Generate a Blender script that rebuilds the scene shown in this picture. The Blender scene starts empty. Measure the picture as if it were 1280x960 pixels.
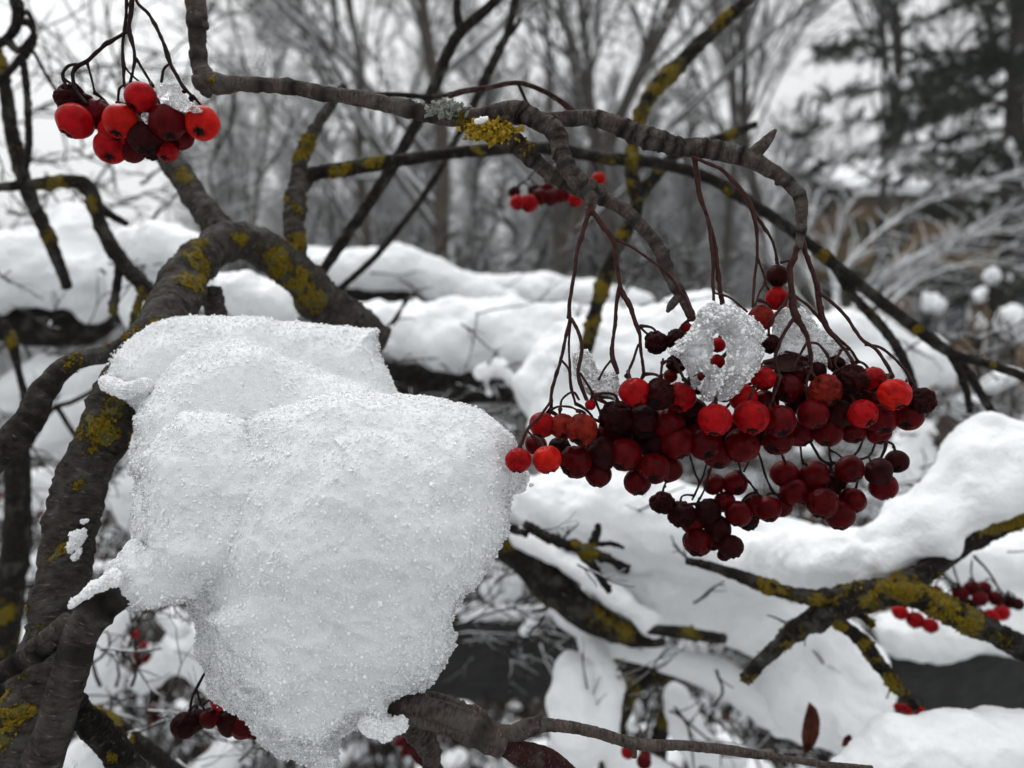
import bpy, math, random
import numpy as np
from mathutils import Vector, Euler, Matrix, Quaternion
SC = bpy.context.scene
COL = SC.collection
# ------------------------------------------------------------------ camera, sky, light
CAM = np.array([0.0, 0.0, 1.35]); PITCH = math.radians(4.5); FPX = 1005.0
cd = bpy.data.cameras.new("camera"); cam = bpy.data.objects.new("camera", cd); COL.objects.link(cam)
cam.location = CAM; cam.rotation_euler = (math.radians(90) - PITCH, 0, 0)
cd.sensor_width = 36; cd.lens = FPX / 1280 * 36; cd.clip_start = 0.01; cd.clip_end = 500
cd.dof.use_dof = True; cd.dof.focus_distance = 0.203; cd.dof.aperture_fstop = 13.5
SC.camera = cam
world = bpy.data.worlds.new("World"); SC.world = world; world.use_nodes = True
SKY_BASE, SKY_TOP = 1.16, 1.15
wn = world.node_tree; wn.nodes.clear()
SUN_EL, SUN_AZ = math.radians(52), math.radians(-25)      # high, behind the berries, a little left
sky = wn.nodes.new('ShaderNodeTexSky'); sky.sky_type = 'NISHITA'; sky.sun_disc = False
sky.sun_elevation = SUN_EL; sky.sun_rotation = SUN_AZ; sky.air_density = 1.0; sky.dust_density = 6.0
hs = wn.nodes.new('ShaderNodeHueSaturation'); hs.inputs['Saturation'].default_value = 0.10
wmix = wn.nodes.new('ShaderNodeMixRGB'); wmix.inputs[0].default_value = 0.72
wmix.inputs[2].default_value = (7.0, 7.15, 7.25, 1)       # cloud cover
bg = wn.nodes.new('ShaderNodeBackground'); bg.inputs['Strength'].default_value = 0.115
wo = wn.nodes.new('ShaderNodeOutputWorld')
wn.links.new(sky.outputs[0], hs.inputs['Color']); wn.links.new(hs.outputs[0], wmix.inputs[1])
# overcast: two to three times brighter overhead than at the horizon
wtc = wn.nodes.new('ShaderNodeTexCoord'); wsep = wn.nodes.new('ShaderNodeSeparateXYZ'); wn.links.new(wtc.outputs['Generated'], wsep.inputs[0])
def wm(op, a, b):
    n = wn.nodes.new('ShaderNodeMath'); n.operation = op
    for k_, v_ in ((0, a), (1, b)):
        if isinstance(v_, float): n.inputs[k_].default_value = v_
        else: wn.links.new(v_, n.inputs[k_])
    return n.outputs[0]
wz = wm('MAXIMUM', wsep.outputs[2], 0.0)
wmax_o = wm('ADD', wm('MULTIPLY', wm('MULTIPLY', wz, wz), SKY_TOP), SKY_BASE)
wmul = wn.nodes.new('ShaderNodeVectorMath'); wmul.operation = 'SCALE'; wn.links.new(wmix.outputs[0], wmul.inputs[0]); wn.links.new(wmax_o, wmul.inputs['Scale'])
wn.links.new(wmul.outputs[0], bg.inputs[0]); wn.links.new(bg.outputs[0], wo.inputs[0])
sl = bpy.data.lights.new("sun", 'SUN'); sun = bpy.data.objects.new("sun", sl); COL.objects.link(sun)
sl.energy = 0.9; sl.angle = math.radians(35); sl.color = (1.0, 0.985, 0.96)
_d = Vector((math.sin(SUN_AZ) * math.cos(SUN_EL), math.cos(SUN_AZ) * math.cos(SUN_EL), math.sin(SUN_EL)))
sun.rotation_euler = _d.to_track_quat('Z', 'Y').to_euler()
SC.view_settings.view_transform = 'Standard'; SC.view_settings.look = 'None'
SC.view_settings.gamma = 1.0; SC.view_settings.exposure = 0.0
SC.view_settings.use_curve_mapping = False

# ------------------------------------------------------------------ helpers
FW = np.array([0, math.cos(PITCH), -math.sin(PITCH)]); UP = np.array([0, math.sin(PITCH), math.cos(PITCH)])
RT = np.array([1.0, 0, 0])
def at(px, py, d):
    return CAM + d * (FW + ((px - 640) / FPX) * RT + ((480 - py) / FPX) * UP)
rng = np.random.default_rng(7); random.seed(7)
def _h(ix, iy, iz, seed):
    h = (ix * 374761393 + iy * 668265263 + iz * 2147483647 + seed * 974634777) & 0xFFFFFFFF
    h = ((h ^ (h >> 13)) * 1274126177) & 0xFFFFFFFF
    h = (h ^ (h >> 16)) & 0xFFFFFFFF
    return h.astype(np.float64) / 2147483648.0 - 1.0
def vnoise(P, seed=0):
    P = np.asarray(P, float); i = np.floor(P).astype(np.int64); f = P - i; u = f * f * (3 - 2 * f)
    out = 0
    for dx in (0, 1):
        wx = u[:, 0] if dx else 1 - u[:, 0]
        for dy in (0, 1):
            wy = u[:, 1] if dy else 1 - u[:, 1]
            for dz in (0, 1):
                wz = u[:, 2] if dz else 1 - u[:, 2]
                out = out + wx * wy * wz * _h(i[:, 0] + dx, i[:, 1] + dy, i[:, 2] + dz, seed)
    return out
def fbm(P, o=3, seed=0):
    s = 0; a = 1.0
    for k in range(o):
        s = s + a * vnoise(np.asarray(P) * 2 ** k + 17.3 * k, seed + k); a *= 0.5
    return s
def tag(o, label=None, cat=None, group=None, kind=None):
    if label: o['label'] = label
    if cat: o['category'] = cat
    if group: o['group'] = group
    if kind: o['kind'] = kind
    return o
def empty(name, loc, label=None, cat=None, group=None):
    o = bpy.data.objects.new(name, None); COL.objects.link(o); o.location = loc; o.empty_display_size = 0.01
    return tag(o, label, cat, group)
def mk(name, V, F, mat, parent=None, smooth=True, attrs=None, loc=None):
    V = np.asarray(V, float)
    if loc is None:
        if parent is not None:
            loc0 = np.array(parent.location); p = parent.parent
            while p is not None: loc0 = loc0 + np.array(p.location); p = p.parent
            V = V - loc0; L = (0, 0, 0)
        else:
            L = V.mean(0); V = V - L
    else:
        V = V - np.asarray(loc); L = loc
    me = bpy.data.meshes.new(name)
    if isinstance(F, np.ndarray):
        n, k = F.shape
        me.vertices.add(len(V)); me.vertices.foreach_set('co', V.astype(np.float32).ravel())
        me.loops.add(n * k); me.loops.foreach_set('vertex_index', F.astype(np.int32).ravel())
        me.polygons.add(n); me.polygons.foreach_set('loop_start', np.arange(0, n * k, k, dtype=np.int32))
        me.polygons.foreach_set('loop_total', np.full(n, k, np.int32))
        me.update(calc_edges=True)
    else:
        me.from_pydata([tuple(v) for v in V], [], F)
    me.polygons.foreach_set('use_smooth', np.full(len(me.polygons), smooth)); me.validate()
    for an, arr in (attrs or {}).items():
        arr = np.asarray(arr, np.float32)
        if arr.ndim == 1: a = me.attributes.new(an, 'FLOAT', 'POINT'); a.data.foreach_set('value', arr)
        else: a = me.attributes.new(an, 'FLOAT_VECTOR', 'POINT'); a.data.foreach_set('vector', arr.ravel())
    if mat: me.materials.append(mat)
    o = bpy.data.objects.new(name, me); COL.objects.link(o)
    if parent is not None: o.parent = parent
    o.location = L
    return o
class MB:
    def __init__(s): s.V = []; s.F = []; s.A = {}; s.n = 0
    def add(s, V, F, **at_):
        V = np.asarray(V, float); s.V.append(V); s.F.append(np.asarray(F) + s.n); s.n += len(V)
        for k, a in at_.items(): s.A.setdefault(k, []).append(np.asarray(a, float))
    def build(s, name, mat, parent=None, smooth=True):
        return mk(name, np.concatenate(s.V), np.concatenate(s.F), mat, parent, smooth,
                  {k: np.concatenate(a) for k, a in s.A.items()})
def spline(P, step):
    """Catmull-Rom through rows of P (any columns), about `step` metres apart in the first three."""
    P = np.asarray(P, float)
    Q = np.vstack([2 * P[0] - P[1], P, 2 * P[-1] - P[-2]]); out = []
    for i in range(1, len(Q) - 2):
        n = max(2, int(np.linalg.norm(Q[i + 1][:3] - Q[i][:3]) / step))
        t = np.linspace(0, 1, n, endpoint=False)[:, None]
        a, b, c, d = Q[i - 1], Q[i], Q[i + 1], Q[i + 2]
        out.append(0.5 * ((2 * b) + (-a + c) * t + (2 * a - 5 * b + 4 * c - d) * t ** 2 + (-a + 3 * b - 3 * c + d) * t ** 3))
    out.append(P[-1:]); return np.vstack(out)
def frames(C):
    T = np.gradient(C, axis=0); T /= np.linalg.norm(T, axis=1)[:, None] + 1e-12
    N = np.zeros_like(C); ref = np.array([0, 0, 1.0]) if abs(T[0][2]) < .9 else np.array([1.0, 0, 0])
    v = np.cross(T[0], ref); v /= np.linalg.norm(v)
    for i in range(len(C)):
        v = v - T[i] * v.dot(T[i]); v /= np.linalg.norm(v) + 1e-12; N[i] = v
    return T, N, np.cross(T, N)
def tube(C, R, sides=8, dispf=None):
    C = np.asarray(C); R = np.asarray(R); n = len(C); T, N, B = frames(C)
    L = np.concatenate([[0], np.cumsum(np.linalg.norm(np.diff(C, axis=0), axis=1))])
    a = np.arange(sides) * 2 * math.pi / sides
    D = N[:, None, :] * np.cos(a)[None, :, None] + B[:, None, :] * np.sin(a)[None, :, None]
    D = D.reshape(-1, 3); Rr = np.repeat(R, sides); Lr = np.repeat(L, sides); Ar = np.tile(a, n)
    base = np.repeat(C, sides, 0)
    rad = Rr.copy()
    if dispf is not None: rad = rad + dispf(base + D * Rr[:, None], Lr, Ar, Rr, D)
    V = base + D * rad[:, None]
    i = np.arange(n - 1)[:, None] * sides; j = np.arange(sides)[None, :]; j2 = (j + 1) % sides
    F = np.stack([i + j, i + j2, i + sides + j2, i + sides + j], -1).reshape(-1, 4)
    V = np.vstack([V, C[0] - T[0] * R[0] * .3, C[-1] + T[-1] * R[-1] * .5]); k = n * sides
    c0 = np.stack([np.full(sides, k), (np.arange(sides) + 1) % sides, np.arange(sides), np.full(sides, k)], -1)
    e = (n - 1) * sides
    c1 = np.stack([np.full(sides, k + 1), e + np.arange(sides), e + (np.arange(sides) + 1) % sides, np.full(sides, k + 1)], -1)
    uv = np.stack([Lr, Ar * Rr, 0 * Lr], -1); uv = np.vstack([uv, uv[:1], uv[-1:]])
    return V, F, (c0[:, :3], c1[:, :3]), uv
def add_tube(mb, C, R, sides=8, dispf=None, lichf=None, ringf=None):
    V, F, caps, uv = tube(C, R, sides, dispf)
    if ringf is not None: uv[:, 2] = ringf(uv[:, 0], uv[:, 1] / max(R.mean(), 1e-6))
    # close the ends with collapsed quads kept as degenerate-free fans: use a small inner ring instead
    k = len(V) - 2; n = len(C); e = (n - 1) * sides
    m0 = (V[:sides] * .25 + V[k] * .75); m1 = (V[e:e + sides] * .25 + V[k + 1] * .75)
    V2 = np.vstack([V[:k], m0, m1]); uv2 = np.vstack([uv[:k], uv[:sides], uv[e:e + sides]])
    j = np.arange(sides); j2 = (j + 1) % sides
    F = np.vstack([F, np.stack([j2, j, k + j, k + j2], -1), np.stack([e + j, e + j2, k + sides + j2, k + sides + j], -1)])
    if sides % 2 == 0:      # fill the little discs with quads
        for b, fl in ((k, 1), (k + sides, 0)):
            for q in range(sides // 2 - 1):
                f = [b + q, b + q + 1, b + sides - 2 - q, b + sides - 1 - q]
                F = np.vstack([F, [f[::-1] if fl else f]])
    li = lichf(V2) if lichf is not None else np.zeros(len(V2))
    mb.add(V2, F, buv=uv2, lichen=li)
def segs(mb, P0, P1, R0, R1, sides=3):
    """many straight open twigs at once"""
    P0 = np.asarray(P0); P1 = np.asarray(P1); R0 = np.asarray(R0)[:, None, None]; R1 = np.asarray(R1)[:, None, None]
    T = P1 - P0; T /= np.linalg.norm(T, axis=1)[:, None] + 1e-12
    ref = np.where(np.abs(T[:, 2:3]) < .9, np.array([[0, 0, 1.0]]), np.array([[1.0, 0, 0]]))
    N = np.cross(T, ref); N /= np.linalg.norm(N, axis=1)[:, None]; B = np.cross(T, N)
    a = np.arange(sides) * 2 * math.pi / sides
    D = N[:, None] * np.cos(a)[None, :, None] + B[:, None] * np.sin(a)[None, :, None]
    V = np.concatenate([P0[:, None] + D * R0, P1[:, None] + D * R1], 1)
    m = len(P0); j = np.arange(sides); j2 = (j + 1) % sides
    q = np.stack([j, j2, sides + j2, sides + j], -1)
    F = (np.arange(m)[:, None, None] * 2 * sides + q[None]).reshape(-1, 4)
    mb.add(V.reshape(-1, 3), F)
def surface_nets(f, org, vox):
    """iso-surface (f = 0) of a 3-D grid as quads"""
    s = f < 0; nx, ny, nz = f.shape
    cs = np.zeros((nx - 1, ny - 1, nz - 1), np.int8)
    for dx in (0, 1):
        for dy in (0, 1):
            for dz in (0, 1): cs += s[dx:nx - 1 + dx, dy:ny - 1 + dy, dz:nz - 1 + dz]
    act = (cs > 0) & (cs < 8); idx = np.argwhere(act); vid = -np.ones(act.shape, np.int64); vid[act] = np.arange(len(idx))
    acc = np.zeros((len(idx), 3)); cnt = np.zeros(len(idx))
    corners = [(a, b, c) for a in (0, 1) for b in (0, 1) for c in (0, 1)]
    for a in corners:
        for ax in range(3):
            if a[ax]: continue
            b = list(a); b[ax] = 1
            va = f[idx[:, 0] + a[0], idx[:, 1] + a[1], idx[:, 2] + a[2]]
            vb = f[idx[:, 0] + b[0], idx[:, 1] + b[1], idx[:, 2] + b[2]]
            c = (va < 0) != (vb < 0); t = np.where(c, va / np.where(va == vb, 1, va - vb), 0)
            p = np.zeros((len(idx), 3)) + np.array(a); p[:, ax] += t
            acc += p * c[:, None]; cnt += c
    V = org + (idx + acc / cnt[:, None]) * vox
    F = []
    for ax in range(3):
        o1, o2 = [(1, 2), (2, 0), (0, 1)][ax]
        sl0 = [slice(1, -1)] * 3; sl0[ax] = slice(0, -1); sl1 = [slice(1, -1)] * 3; sl1[ax] = slice(1, None)
        A = s[tuple(sl0)]; Bb = s[tuple(sl1)]; e = np.argwhere(A != Bb); inside = A[A != Bb]
        if len(e) == 0: continue
        e = e + 1; e[:, ax] -= 1
        def cell(d1, d2):
            c = e.copy(); c[:, o1] -= d1; c[:, o2] -= d2; return vid[c[:, 0], c[:, 1], c[:, 2]]
        q = np.stack([cell(1, 1), cell(0, 1), cell(0, 0), cell(1, 0)], -1)
        q = np.where(inside[:, None], q, q[:, ::-1]); F.append(q)
    return V, np.vstack(F)
def vnormals(V, F):
    n = np.cross(V[F[:, 2]] - V[F[:, 0]], V[F[:, 3]] - V[F[:, 1]]); N = np.zeros_like(V)
    for k in range(4): np.add.at(N, F[:, k], n)
    return N / (np.linalg.norm(N, axis=1)[:, None] + 1e-12)
def smin(a, b, k):
    h = np.clip(0.5 + 0.5 * (b - a) / k, 0, 1); return b * (1 - h) + a * h - k * h * (1 - h)
def grid(lo, hi, vox):
    n = np.ceil((hi - lo) / vox).astype(int) + 1
    X, Y, Z = [(lo[i] + np.arange(n[i]) * vox).astype(np.float32) for i in range(3)]
    return np.meshgrid(X, Y, Z, indexing='ij')
def chain_body(chains, vox, k=None, flat=1.0, noise=0.0, nscale=1.0, seed=0, cut=None):
    """smooth union of tapered capsules; chains of (px, py, depth, radius px)"""
    pts = []; caps = []
    for ch in chains:
        q = [np.append(at(a, b, d), r * d / FPX) for a, b, d, r in ch]
        if len(q) == 1: q.append(q[0] + np.array([1e-4, 0, 0, 0]))
        pts += q; caps += list(zip(q[:-1], q[1:]))
    pts = np.array(pts); m = pts[:, 3].max() * 1.25 + 3 * vox
    lo = pts[:, :3].min(0) - m; hi = pts[:, :3].max(0) + m; X, Y, Z = grid(lo, hi, vox)
    k = k or pts[:, 3].mean() * .5; f = None
    for a, b in caps:
        ab = b[:3] - a[:3]; t = ((X - a[0]) * ab[0] + (Y - a[1]) * ab[1] + (Z - a[2]) * ab[2]) / (ab @ ab)
        t = np.clip(t, 0, 1)
        g = np.sqrt((X - a[0] - t * ab[0]) ** 2 + ((Y - a[1] - t * ab[1]) / flat) ** 2 + (Z - a[2] - t * ab[2]) ** 2) - (a[3] + t * (b[3] - a[3]))
        f = g if f is None else smin(f, g, k)
    V, F = surface_nets(f, lo, vox); N = vnormals(V, F)
    if noise: V = V + N * (fbm(V / nscale, 4, seed) * noise)[:, None]
    return V, F, N
def poly_sd(poly, U, W):
    """signed distance to polygon, positive inside; U, W flat arrays"""
    P = np.asarray(poly, float); Q = np.roll(P, -1, 0); d2 = np.full(U.shape, 1e18); ins = np.zeros(U.shape, bool)
    for (ax, ay), (bx, by) in zip(P, Q):
        ex, ey = bx - ax, by - ay; t = np.clip(((U - ax) * ex + (W - ay) * ey) / (ex * ex + ey * ey + 1e-12), 0, 1)
        d2 = np.minimum(d2, (U - ax - t * ex) ** 2 + (W - ay - t * ey) ** 2)
        c = ((ay > W) != (by > W)); xx = ax + (W - ay) / (by - ay if by != ay else 1e-9) * ex; ins ^= c & (U < xx)
    return np.where(ins, 1, -1) * np.sqrt(d2)
def slab_body(slabs, vox, k, pad=6, holes=()):
    """rounded slabs; each: outline px, depth function(px,py) in m, half thickness m, rounding px"""
    allp = np.vstack([np.array(s[0], float) for s in slabs]); dref = np.mean([s[1](s[0][0][0], s[0][0][1]) for s in slabs])
    u0, v0 = allp.min(0) - pad; u1, v1 = allp.max(0) + pad
    dmin = min(min(s[1](*p) for p in s[0]) - s[2] for s in slabs) - 4 * vox
    dmax = max(max(s[1](*p) for p in s[0]) + s[2] for s in slabs) + 4 * vox
    px = vox * FPX / dref
    us = np.arange(u0, u1, px); vs = np.arange(v0, v1, px); ds = np.arange(dmin, dmax, vox)
    UU, VV = np.meshgrid(us, vs, indexing='ij'); f = None
    for poly, df, T, R in slabs:
        s = poly_sd(poly, UU.ravel(), VV.ravel()).reshape(UU.shape)
        for hp in holes: s = np.minimum(s, -poly_sd(hp, UU.ravel(), VV.ravel()).reshape(UU.shape))
        c = df(UU, VV); q = np.clip(s / R, 0, 1); th = T * np.sqrt(np.clip(1 - (1 - q) ** 2, 0, 1))
        g = np.abs(ds[None, None, :] - c[:, :, None]) - th[:, :, None]
        g = np.where(s[:, :, None] < 0, np.maximum(g, (-s * dref / FPX)[:, :, None] + .3 * vox), g).astype(np.float32)
        f = g if f is None else smin(f, g, k)
    f[0] = f[-1] = 1; f[:, 0] = f[:, -1] = 1; f[:, :, 0] = f[:, :, -1] = 1
    V, F = surface_nets(f, np.zeros(3), 1.0)
    u = u0 + V[:, 0] * px; v = v0 + V[:, 1] * px; d = dmin + V[:, 2] * vox
    W = CAM + d[:, None] * (FW + ((u - 640) / FPX)[:, None] * RT + ((480 - v) / FPX)[:, None] * UP)
    # light relaxation removes grid steps
    for _ in range(2):
        acc = np.zeros_like(W); cn = np.zeros(len(W))
        for a in range(4):
            b = (a + 1) % 4; np.add.at(acc, F[:, a], W[F[:, b]]); np.add.at(acc, F[:, b], W[F[:, a]])
            np.add.at(cn, F[:, a], 1); np.add.at(cn, F[:, b], 1)
        W = W * .4 + .6 * acc / np.maximum(cn, 1)[:, None]
    N = vnormals(W, F)
    if len(W) and np.mean(((W - W.mean(0)) * N).sum(1)) < 0: F = F[:, ::-1].copy(); N = -N
    return W, F, N
OCT_V = np.array([[1, 0, 0], [-1, 0, 0], [0, 1, 0], [0, -1, 0], [0, 0, 1], [0, 0, -1]], float)
OCT_F = np.array([[0, 2, 4], [2, 1, 4], [1, 3, 4], [3, 0, 4], [2, 0, 5], [1, 2, 5], [3, 1, 5], [0, 3, 5]])
def grains(name, P, size, mat, parent, seed=0, kind='stuff'):
    r = np.random.default_rng(seed); n = len(P)
    A = r.normal(size=(n, 3, 3)); Q, _ = np.linalg.qr(A); S = size[:, None] * r.uniform(.45, 1.25, (n, 3))
    V = np.einsum('kj,nj,nij->nki', OCT_V, S, Q) + P[:, None]
    F = (np.arange(n)[:, None, None] * 6 + OCT_F[None]).reshape(-1, 3)
    return tag(mk(name, V.reshape(-1, 3), F, mat, parent, smooth=False), kind=kind)

# ------------------------------------------------------------------ materials
def nt(name):
    m = bpy.data.materials.new(name); m.use_nodes = True; t = m.node_tree; b = t.nodes['Principled BSDF']; return m, t, b
def noise(t, scale, detail=4, src='Object', rough=.55, vec=None):
    n = t.nodes.new('ShaderNodeTexNoise'); n.inputs['Scale'].default_value = scale; n.inputs['Detail'].default_value = detail
    n.inputs['Roughness'].default_value = rough
    if vec is None:
        tc = t.nodes.new('ShaderNodeTexCoord'); vec = tc.outputs[src]
    t.links.new(vec, n.inputs['Vector']); return n.outputs['Fac']
def ramp(t, fac, stops):
    r = t.nodes.new('ShaderNodeValToRGB'); e = r.color_ramp.elements
    while len(e) < len(stops): e.new(.5)
    for i, (p, c) in enumerate(stops): e[i].position = p; e[i].color = (*c, 1) if len(c) == 3 else c
    t.links.new(fac, r.inputs[0]); return r.outputs[0]
def mix(t, fac, a, b, mode='MIX'):
    n = t.nodes.new('ShaderNodeMixRGB'); n.blend_type = mode
    for i, v in ((0, fac), (1, a), (2, b)):
        if isinstance(v, (int, float)): n.inputs[i].default_value = v if i == 0 else (v, v, v, 1)
        elif isinstance(v, tuple): n.inputs[i].default_value = (*v, 1)
        else: t.links.new(v, n.inputs[i])
    return n.outputs[0]
def math_(t, op, a, b=0.0, clamp=False):
    n = t.nodes.new('ShaderNodeMath'); n.operation = op; n.use_clamp = clamp
    for i, v in ((0, a), (1, b)):
        if isinstance(v, (int, float)): n.inputs[i].default_value = v
        else: t.links.new(v, n.inputs[i])
    return n.outputs[0]
def bump(t, b, h, dist, strength=1.0):
    n = t.nodes.new('ShaderNodeBump'); n.inputs['Distance'].default_value = dist; n.inputs['Strength'].default_value = strength
    t.links.new(h, n.inputs['Height']); t.links.new(n.outputs[0], b.inputs['Normal'])
def attr(t, name):
    n = t.nodes.new('ShaderNodeAttribute'); n.attribute_name = name; return n
M = {}
def snow_mat(name, col=(.84, .855, .865), fine=2200, sss=.35, bd=.0004, rad=.004):
    m, t, b = nt(name)
    n1 = noise(t, fine, 3); n2 = noise(t, fine * .12, 4)
    b.inputs['Base Color'].default_value = (*col, 1)
    c = ramp(t, n2, [(.3, tuple(x * .93 for x in col)), (.7, col)]); t.links.new(c, b.inputs['Base Color'])
    b.inputs['Roughness'].default_value = .55; b.inputs['IOR'].default_value = 1.31
    b.inputs['Subsurface Weight'].default_value = sss; b.inputs['Subsurface Radius'].default_value = (1, 1.05, 1.15)
    b.inputs['Subsurface Scale'].default_value = rad
    bump(t, b, mix(t, .5, n1, n2), bd); return m
M['snow_near'] = snow_mat('old_grainy_snow', bd=.0009, fine=2600)
M['snow_far'] = snow_mat('soft_snow', fine=300, bd=.002, sss=0)
def ice_mat(name, tr, rough, col):
    m, t, b = nt(name); b.inputs['Base Color'].default_value = (*col, 1); b.inputs['Transmission Weight'].default_value = tr
    b.inputs['Roughness'].default_value = rough; b.inputs['IOR'].default_value = 1.31
    bump(t, b, noise(t, 900, 4), .0006); return m
M['grain'] = ice_mat('ice_grain', .02, .12, (.94, .945, .95))
M['glass'] = ice_mat('clear_ice_grain', .5, .06, (.97, .975, .98))
M['ice'] = ice_mat('wet_ice', .86, .10, (.93, .92, .93))
def bark_mat(name, c0, c1, scale=1.0, snowtop=False, lich=(.155, .105, .007)):
    m, t, b = nt(name); uv = attr(t, 'buv').outputs['Vector']
    mp = t.nodes.new('ShaderNodeMapping'); mp.inputs['Scale'].default_value = (1.0, .28, 1); t.links.new(uv, mp.inputs[0])
    ns = noise(t, 900 * scale, 5, vec=mp.outputs[0]); no = noise(t, 260 * scale, 5); nf = noise(t, 1800 * scale, 3)
    base = ramp(t, mix(t, .5, ns, no), [(.32, c0), (.68, c1)])
    grey = ramp(t, noise(t, 120 * scale, 5), [(.52, (0, 0, 0)), (.66, (1, 1, 1))])
    base = mix(t, math_(t, 'MULTIPLY', grey, .40), base, (.10, .10, .09))
    mq = t.nodes.new('ShaderNodeMapping'); mq.inputs['Scale'].default_value = (3.0, .8, 1); t.links.new(uv, mq.inputs[0])
    fl = noise(t, 420 * scale, 3, vec=mq.outputs[0]); base = mix(t, ramp(t, fl, [(.60, (0, 0, 0)), (.70, (.6, .6, .6))]), base, (.16, .145, .128))
    sz_ = t.nodes.new('ShaderNodeSeparateXYZ'); t.links.new(uv, sz_.inputs[0]); base = mix(t, math_(t, 'MULTIPLY', sz_.outputs[2], .85, True), base, (.004, .003, .0028))
    la = attr(t, 'lichen').outputs['Fac']
    lm = math_(t, 'ADD', la, math_(t, 'MULTIPLY', math_(t, 'SUBTRACT', noise(t, 300 * scale, 6, rough=.75), .5), 3.2))
    lm = math_(t, 'MULTIPLY', lm, ramp(t, la, [(.05, (0, 0, 0)), (.25, (1, 1, 1))]))
    lm = ramp(t, lm, [(.40, (0, 0, 0)), (.60, (1, 1, 1))])
    lc = ramp(t, noise(t, 900 * scale, 5, rough=.7), [(.36, tuple(x * .2 for x in lich)), (.55, lich), (.75, (lich[0] * 1.35, lich[1] * 1.5, lich[2] * 2))])
    lc = mix(t, ramp(t, noise(t, 240 * scale, 4), [(.48, (0, 0, 0)), (.66, (.8, .8, .8))]), lc, (.075, .085, .045))
    col = mix(t, lm, base, lc)
    h = mix(t, .5, ns, nf)
    h = math_(t, 'ADD', h, math_(t, 'MULTIPLY', lm, .8))
    if snowtop:
        g = t.nodes.new('ShaderNodeNewGeometry'); sx = t.nodes.new('ShaderNodeSeparateXYZ'); t.links.new(g.outputs['True Normal'], sx.inputs[0])
        col = mix(t, ramp(t, sx.outputs[2], [(.25, (0, 0, 0)), (.5, (1, 1, 1))]), col, (.75, .78, .8))
    t.links.new(col, b.inputs['Base Color']); b.inputs['Roughness'].default_value = .7; b.inputs['Specular IOR Level'].default_value = .07
    bump(t, b, h, .0011 / scale); return m
M['bark'] = bark_mat('grey_bark', (.004, .0032, .0028), (.068, .058, .051))
M['bark_dark'] = bark_mat('dark_wet_bark', (.003, .0025, .0022), (.020, .016, .013))
M['bark_twig'] = bark_mat('ringed_twig_bark', (.007, .005, .0042), (.12, .094, .082), 1.4)
M['bark_red'] = bark_mat('red_brown_twig', (.008, .003, .003), (.05, .018, .016), 2.0)
def plain(name, col, rough=.7, var=.4, scale=40, bd=0.0):
    m, t, b = nt(name); n = noise(t, scale, 4)
    t.links.new(ramp(t, n, [(.3, tuple(c * (1 - var) for c in col)), (.7, tuple(min(1, c * (1 + var)) for c in col))]), b.inputs['Base Color'])
    b.inputs['Roughness'].default_value = rough; b.inputs['Specular IOR Level'].default_value = .1
    if bd: bump(t, b, n, bd)
    return m
M['stalk'] = plain('stalk_skin', (.014, .005, .0045), .5, .5, 900, .0001)
M['stalk_brown'] = plain('brown_stalk_skin', (.038, .014, .012), .5, .5, 700, .0001)
M['calyx'] = plain('calyx_skin', (.006, .004, .003), .8, .5, 900)
def berry_mat(name, c, dark, rough=.30, speck=.5, edge=.35):
    m, t, b = nt(name); oi = t.nodes.new('ShaderNodeObjectInfo'); tc = t.nodes.new('ShaderNodeTexCoord')
    va = t.nodes.new('ShaderNodeVectorMath'); va.operation = 'ADD'
    mu = t.nodes.new('ShaderNodeMath'); mu.operation = 'MULTIPLY'; mu.inputs[1].default_value = 7.0; t.links.new(oi.outputs['Random'], mu.inputs[0])
    cx = t.nodes.new('ShaderNodeCombineXYZ'); t.links.new(mu.outputs[0], cx.inputs[0]); t.links.new(mu.outputs[0], cx.inputs[2])
    t.links.new(tc.outputs['Object'], va.inputs[0]); t.links.new(cx.outputs[0], va.inputs[1])
    n = noise(t, 420, 4, vec=va.outputs[0]); f = noise(t, 2600, 3, vec=va.outputs[0])
    col = ramp(t, n, [(.30, dark), (.62, c)])
    col = mix(t, math_(t, 'MULTIPLY', ramp(t, f, [(.62, (0, 0, 0)), (.72, (1, 1, 1))]), speck * .5), col, tuple(x * .25 for x in dark))
    rb = t.nodes.new('ShaderNodeHueSaturation'); rr = math_(t, 'ADD', math_(t, 'MULTIPLY', oi.outputs['Random'], .45), .75)
    t.links.new(rr, rb.inputs['Value']); t.links.new(col, rb.inputs['Color'])
    dk = attr(t, 'dark').outputs['Fac']; col = mix(t, dk, rb.outputs[0], (.008, .002, .002))
    t.links.new(col, b.inputs['Base Color']); b.inputs['Roughness'].default_value = rough
    b.inputs['Specular IOR Level'].default_value = .06
    b.inputs['Subsurface Weight'].default_value = .25; b.inputs['Subsurface Radius'].default_value = (1, .12, .08); b.inputs['Subsurface Scale'].default_value = .0016
    bump(t, b, mix(t, .6, f, n), .00012); return m
M['b_orange'] = berry_mat('berry_orange_red', (.44, .011, .005), (.24, .003, .004))
M['b_red'] = berry_mat('berry_red', (.30, .003, .005), (.14, .0012, .0025))
M['b_crimson'] = berry_mat('berry_crimson', (.080, .0010, .0022), (.030, .0005, .0012))
M['b_dull'] = berry_mat('berry_dull_orange', (.17, .012, .006), (.05, .003, .0025), .5)
M['b_dark'] = berry_mat('berry_black_red', (.026, .0018, .0022), (.007, .0009, .001), .55)

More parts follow.
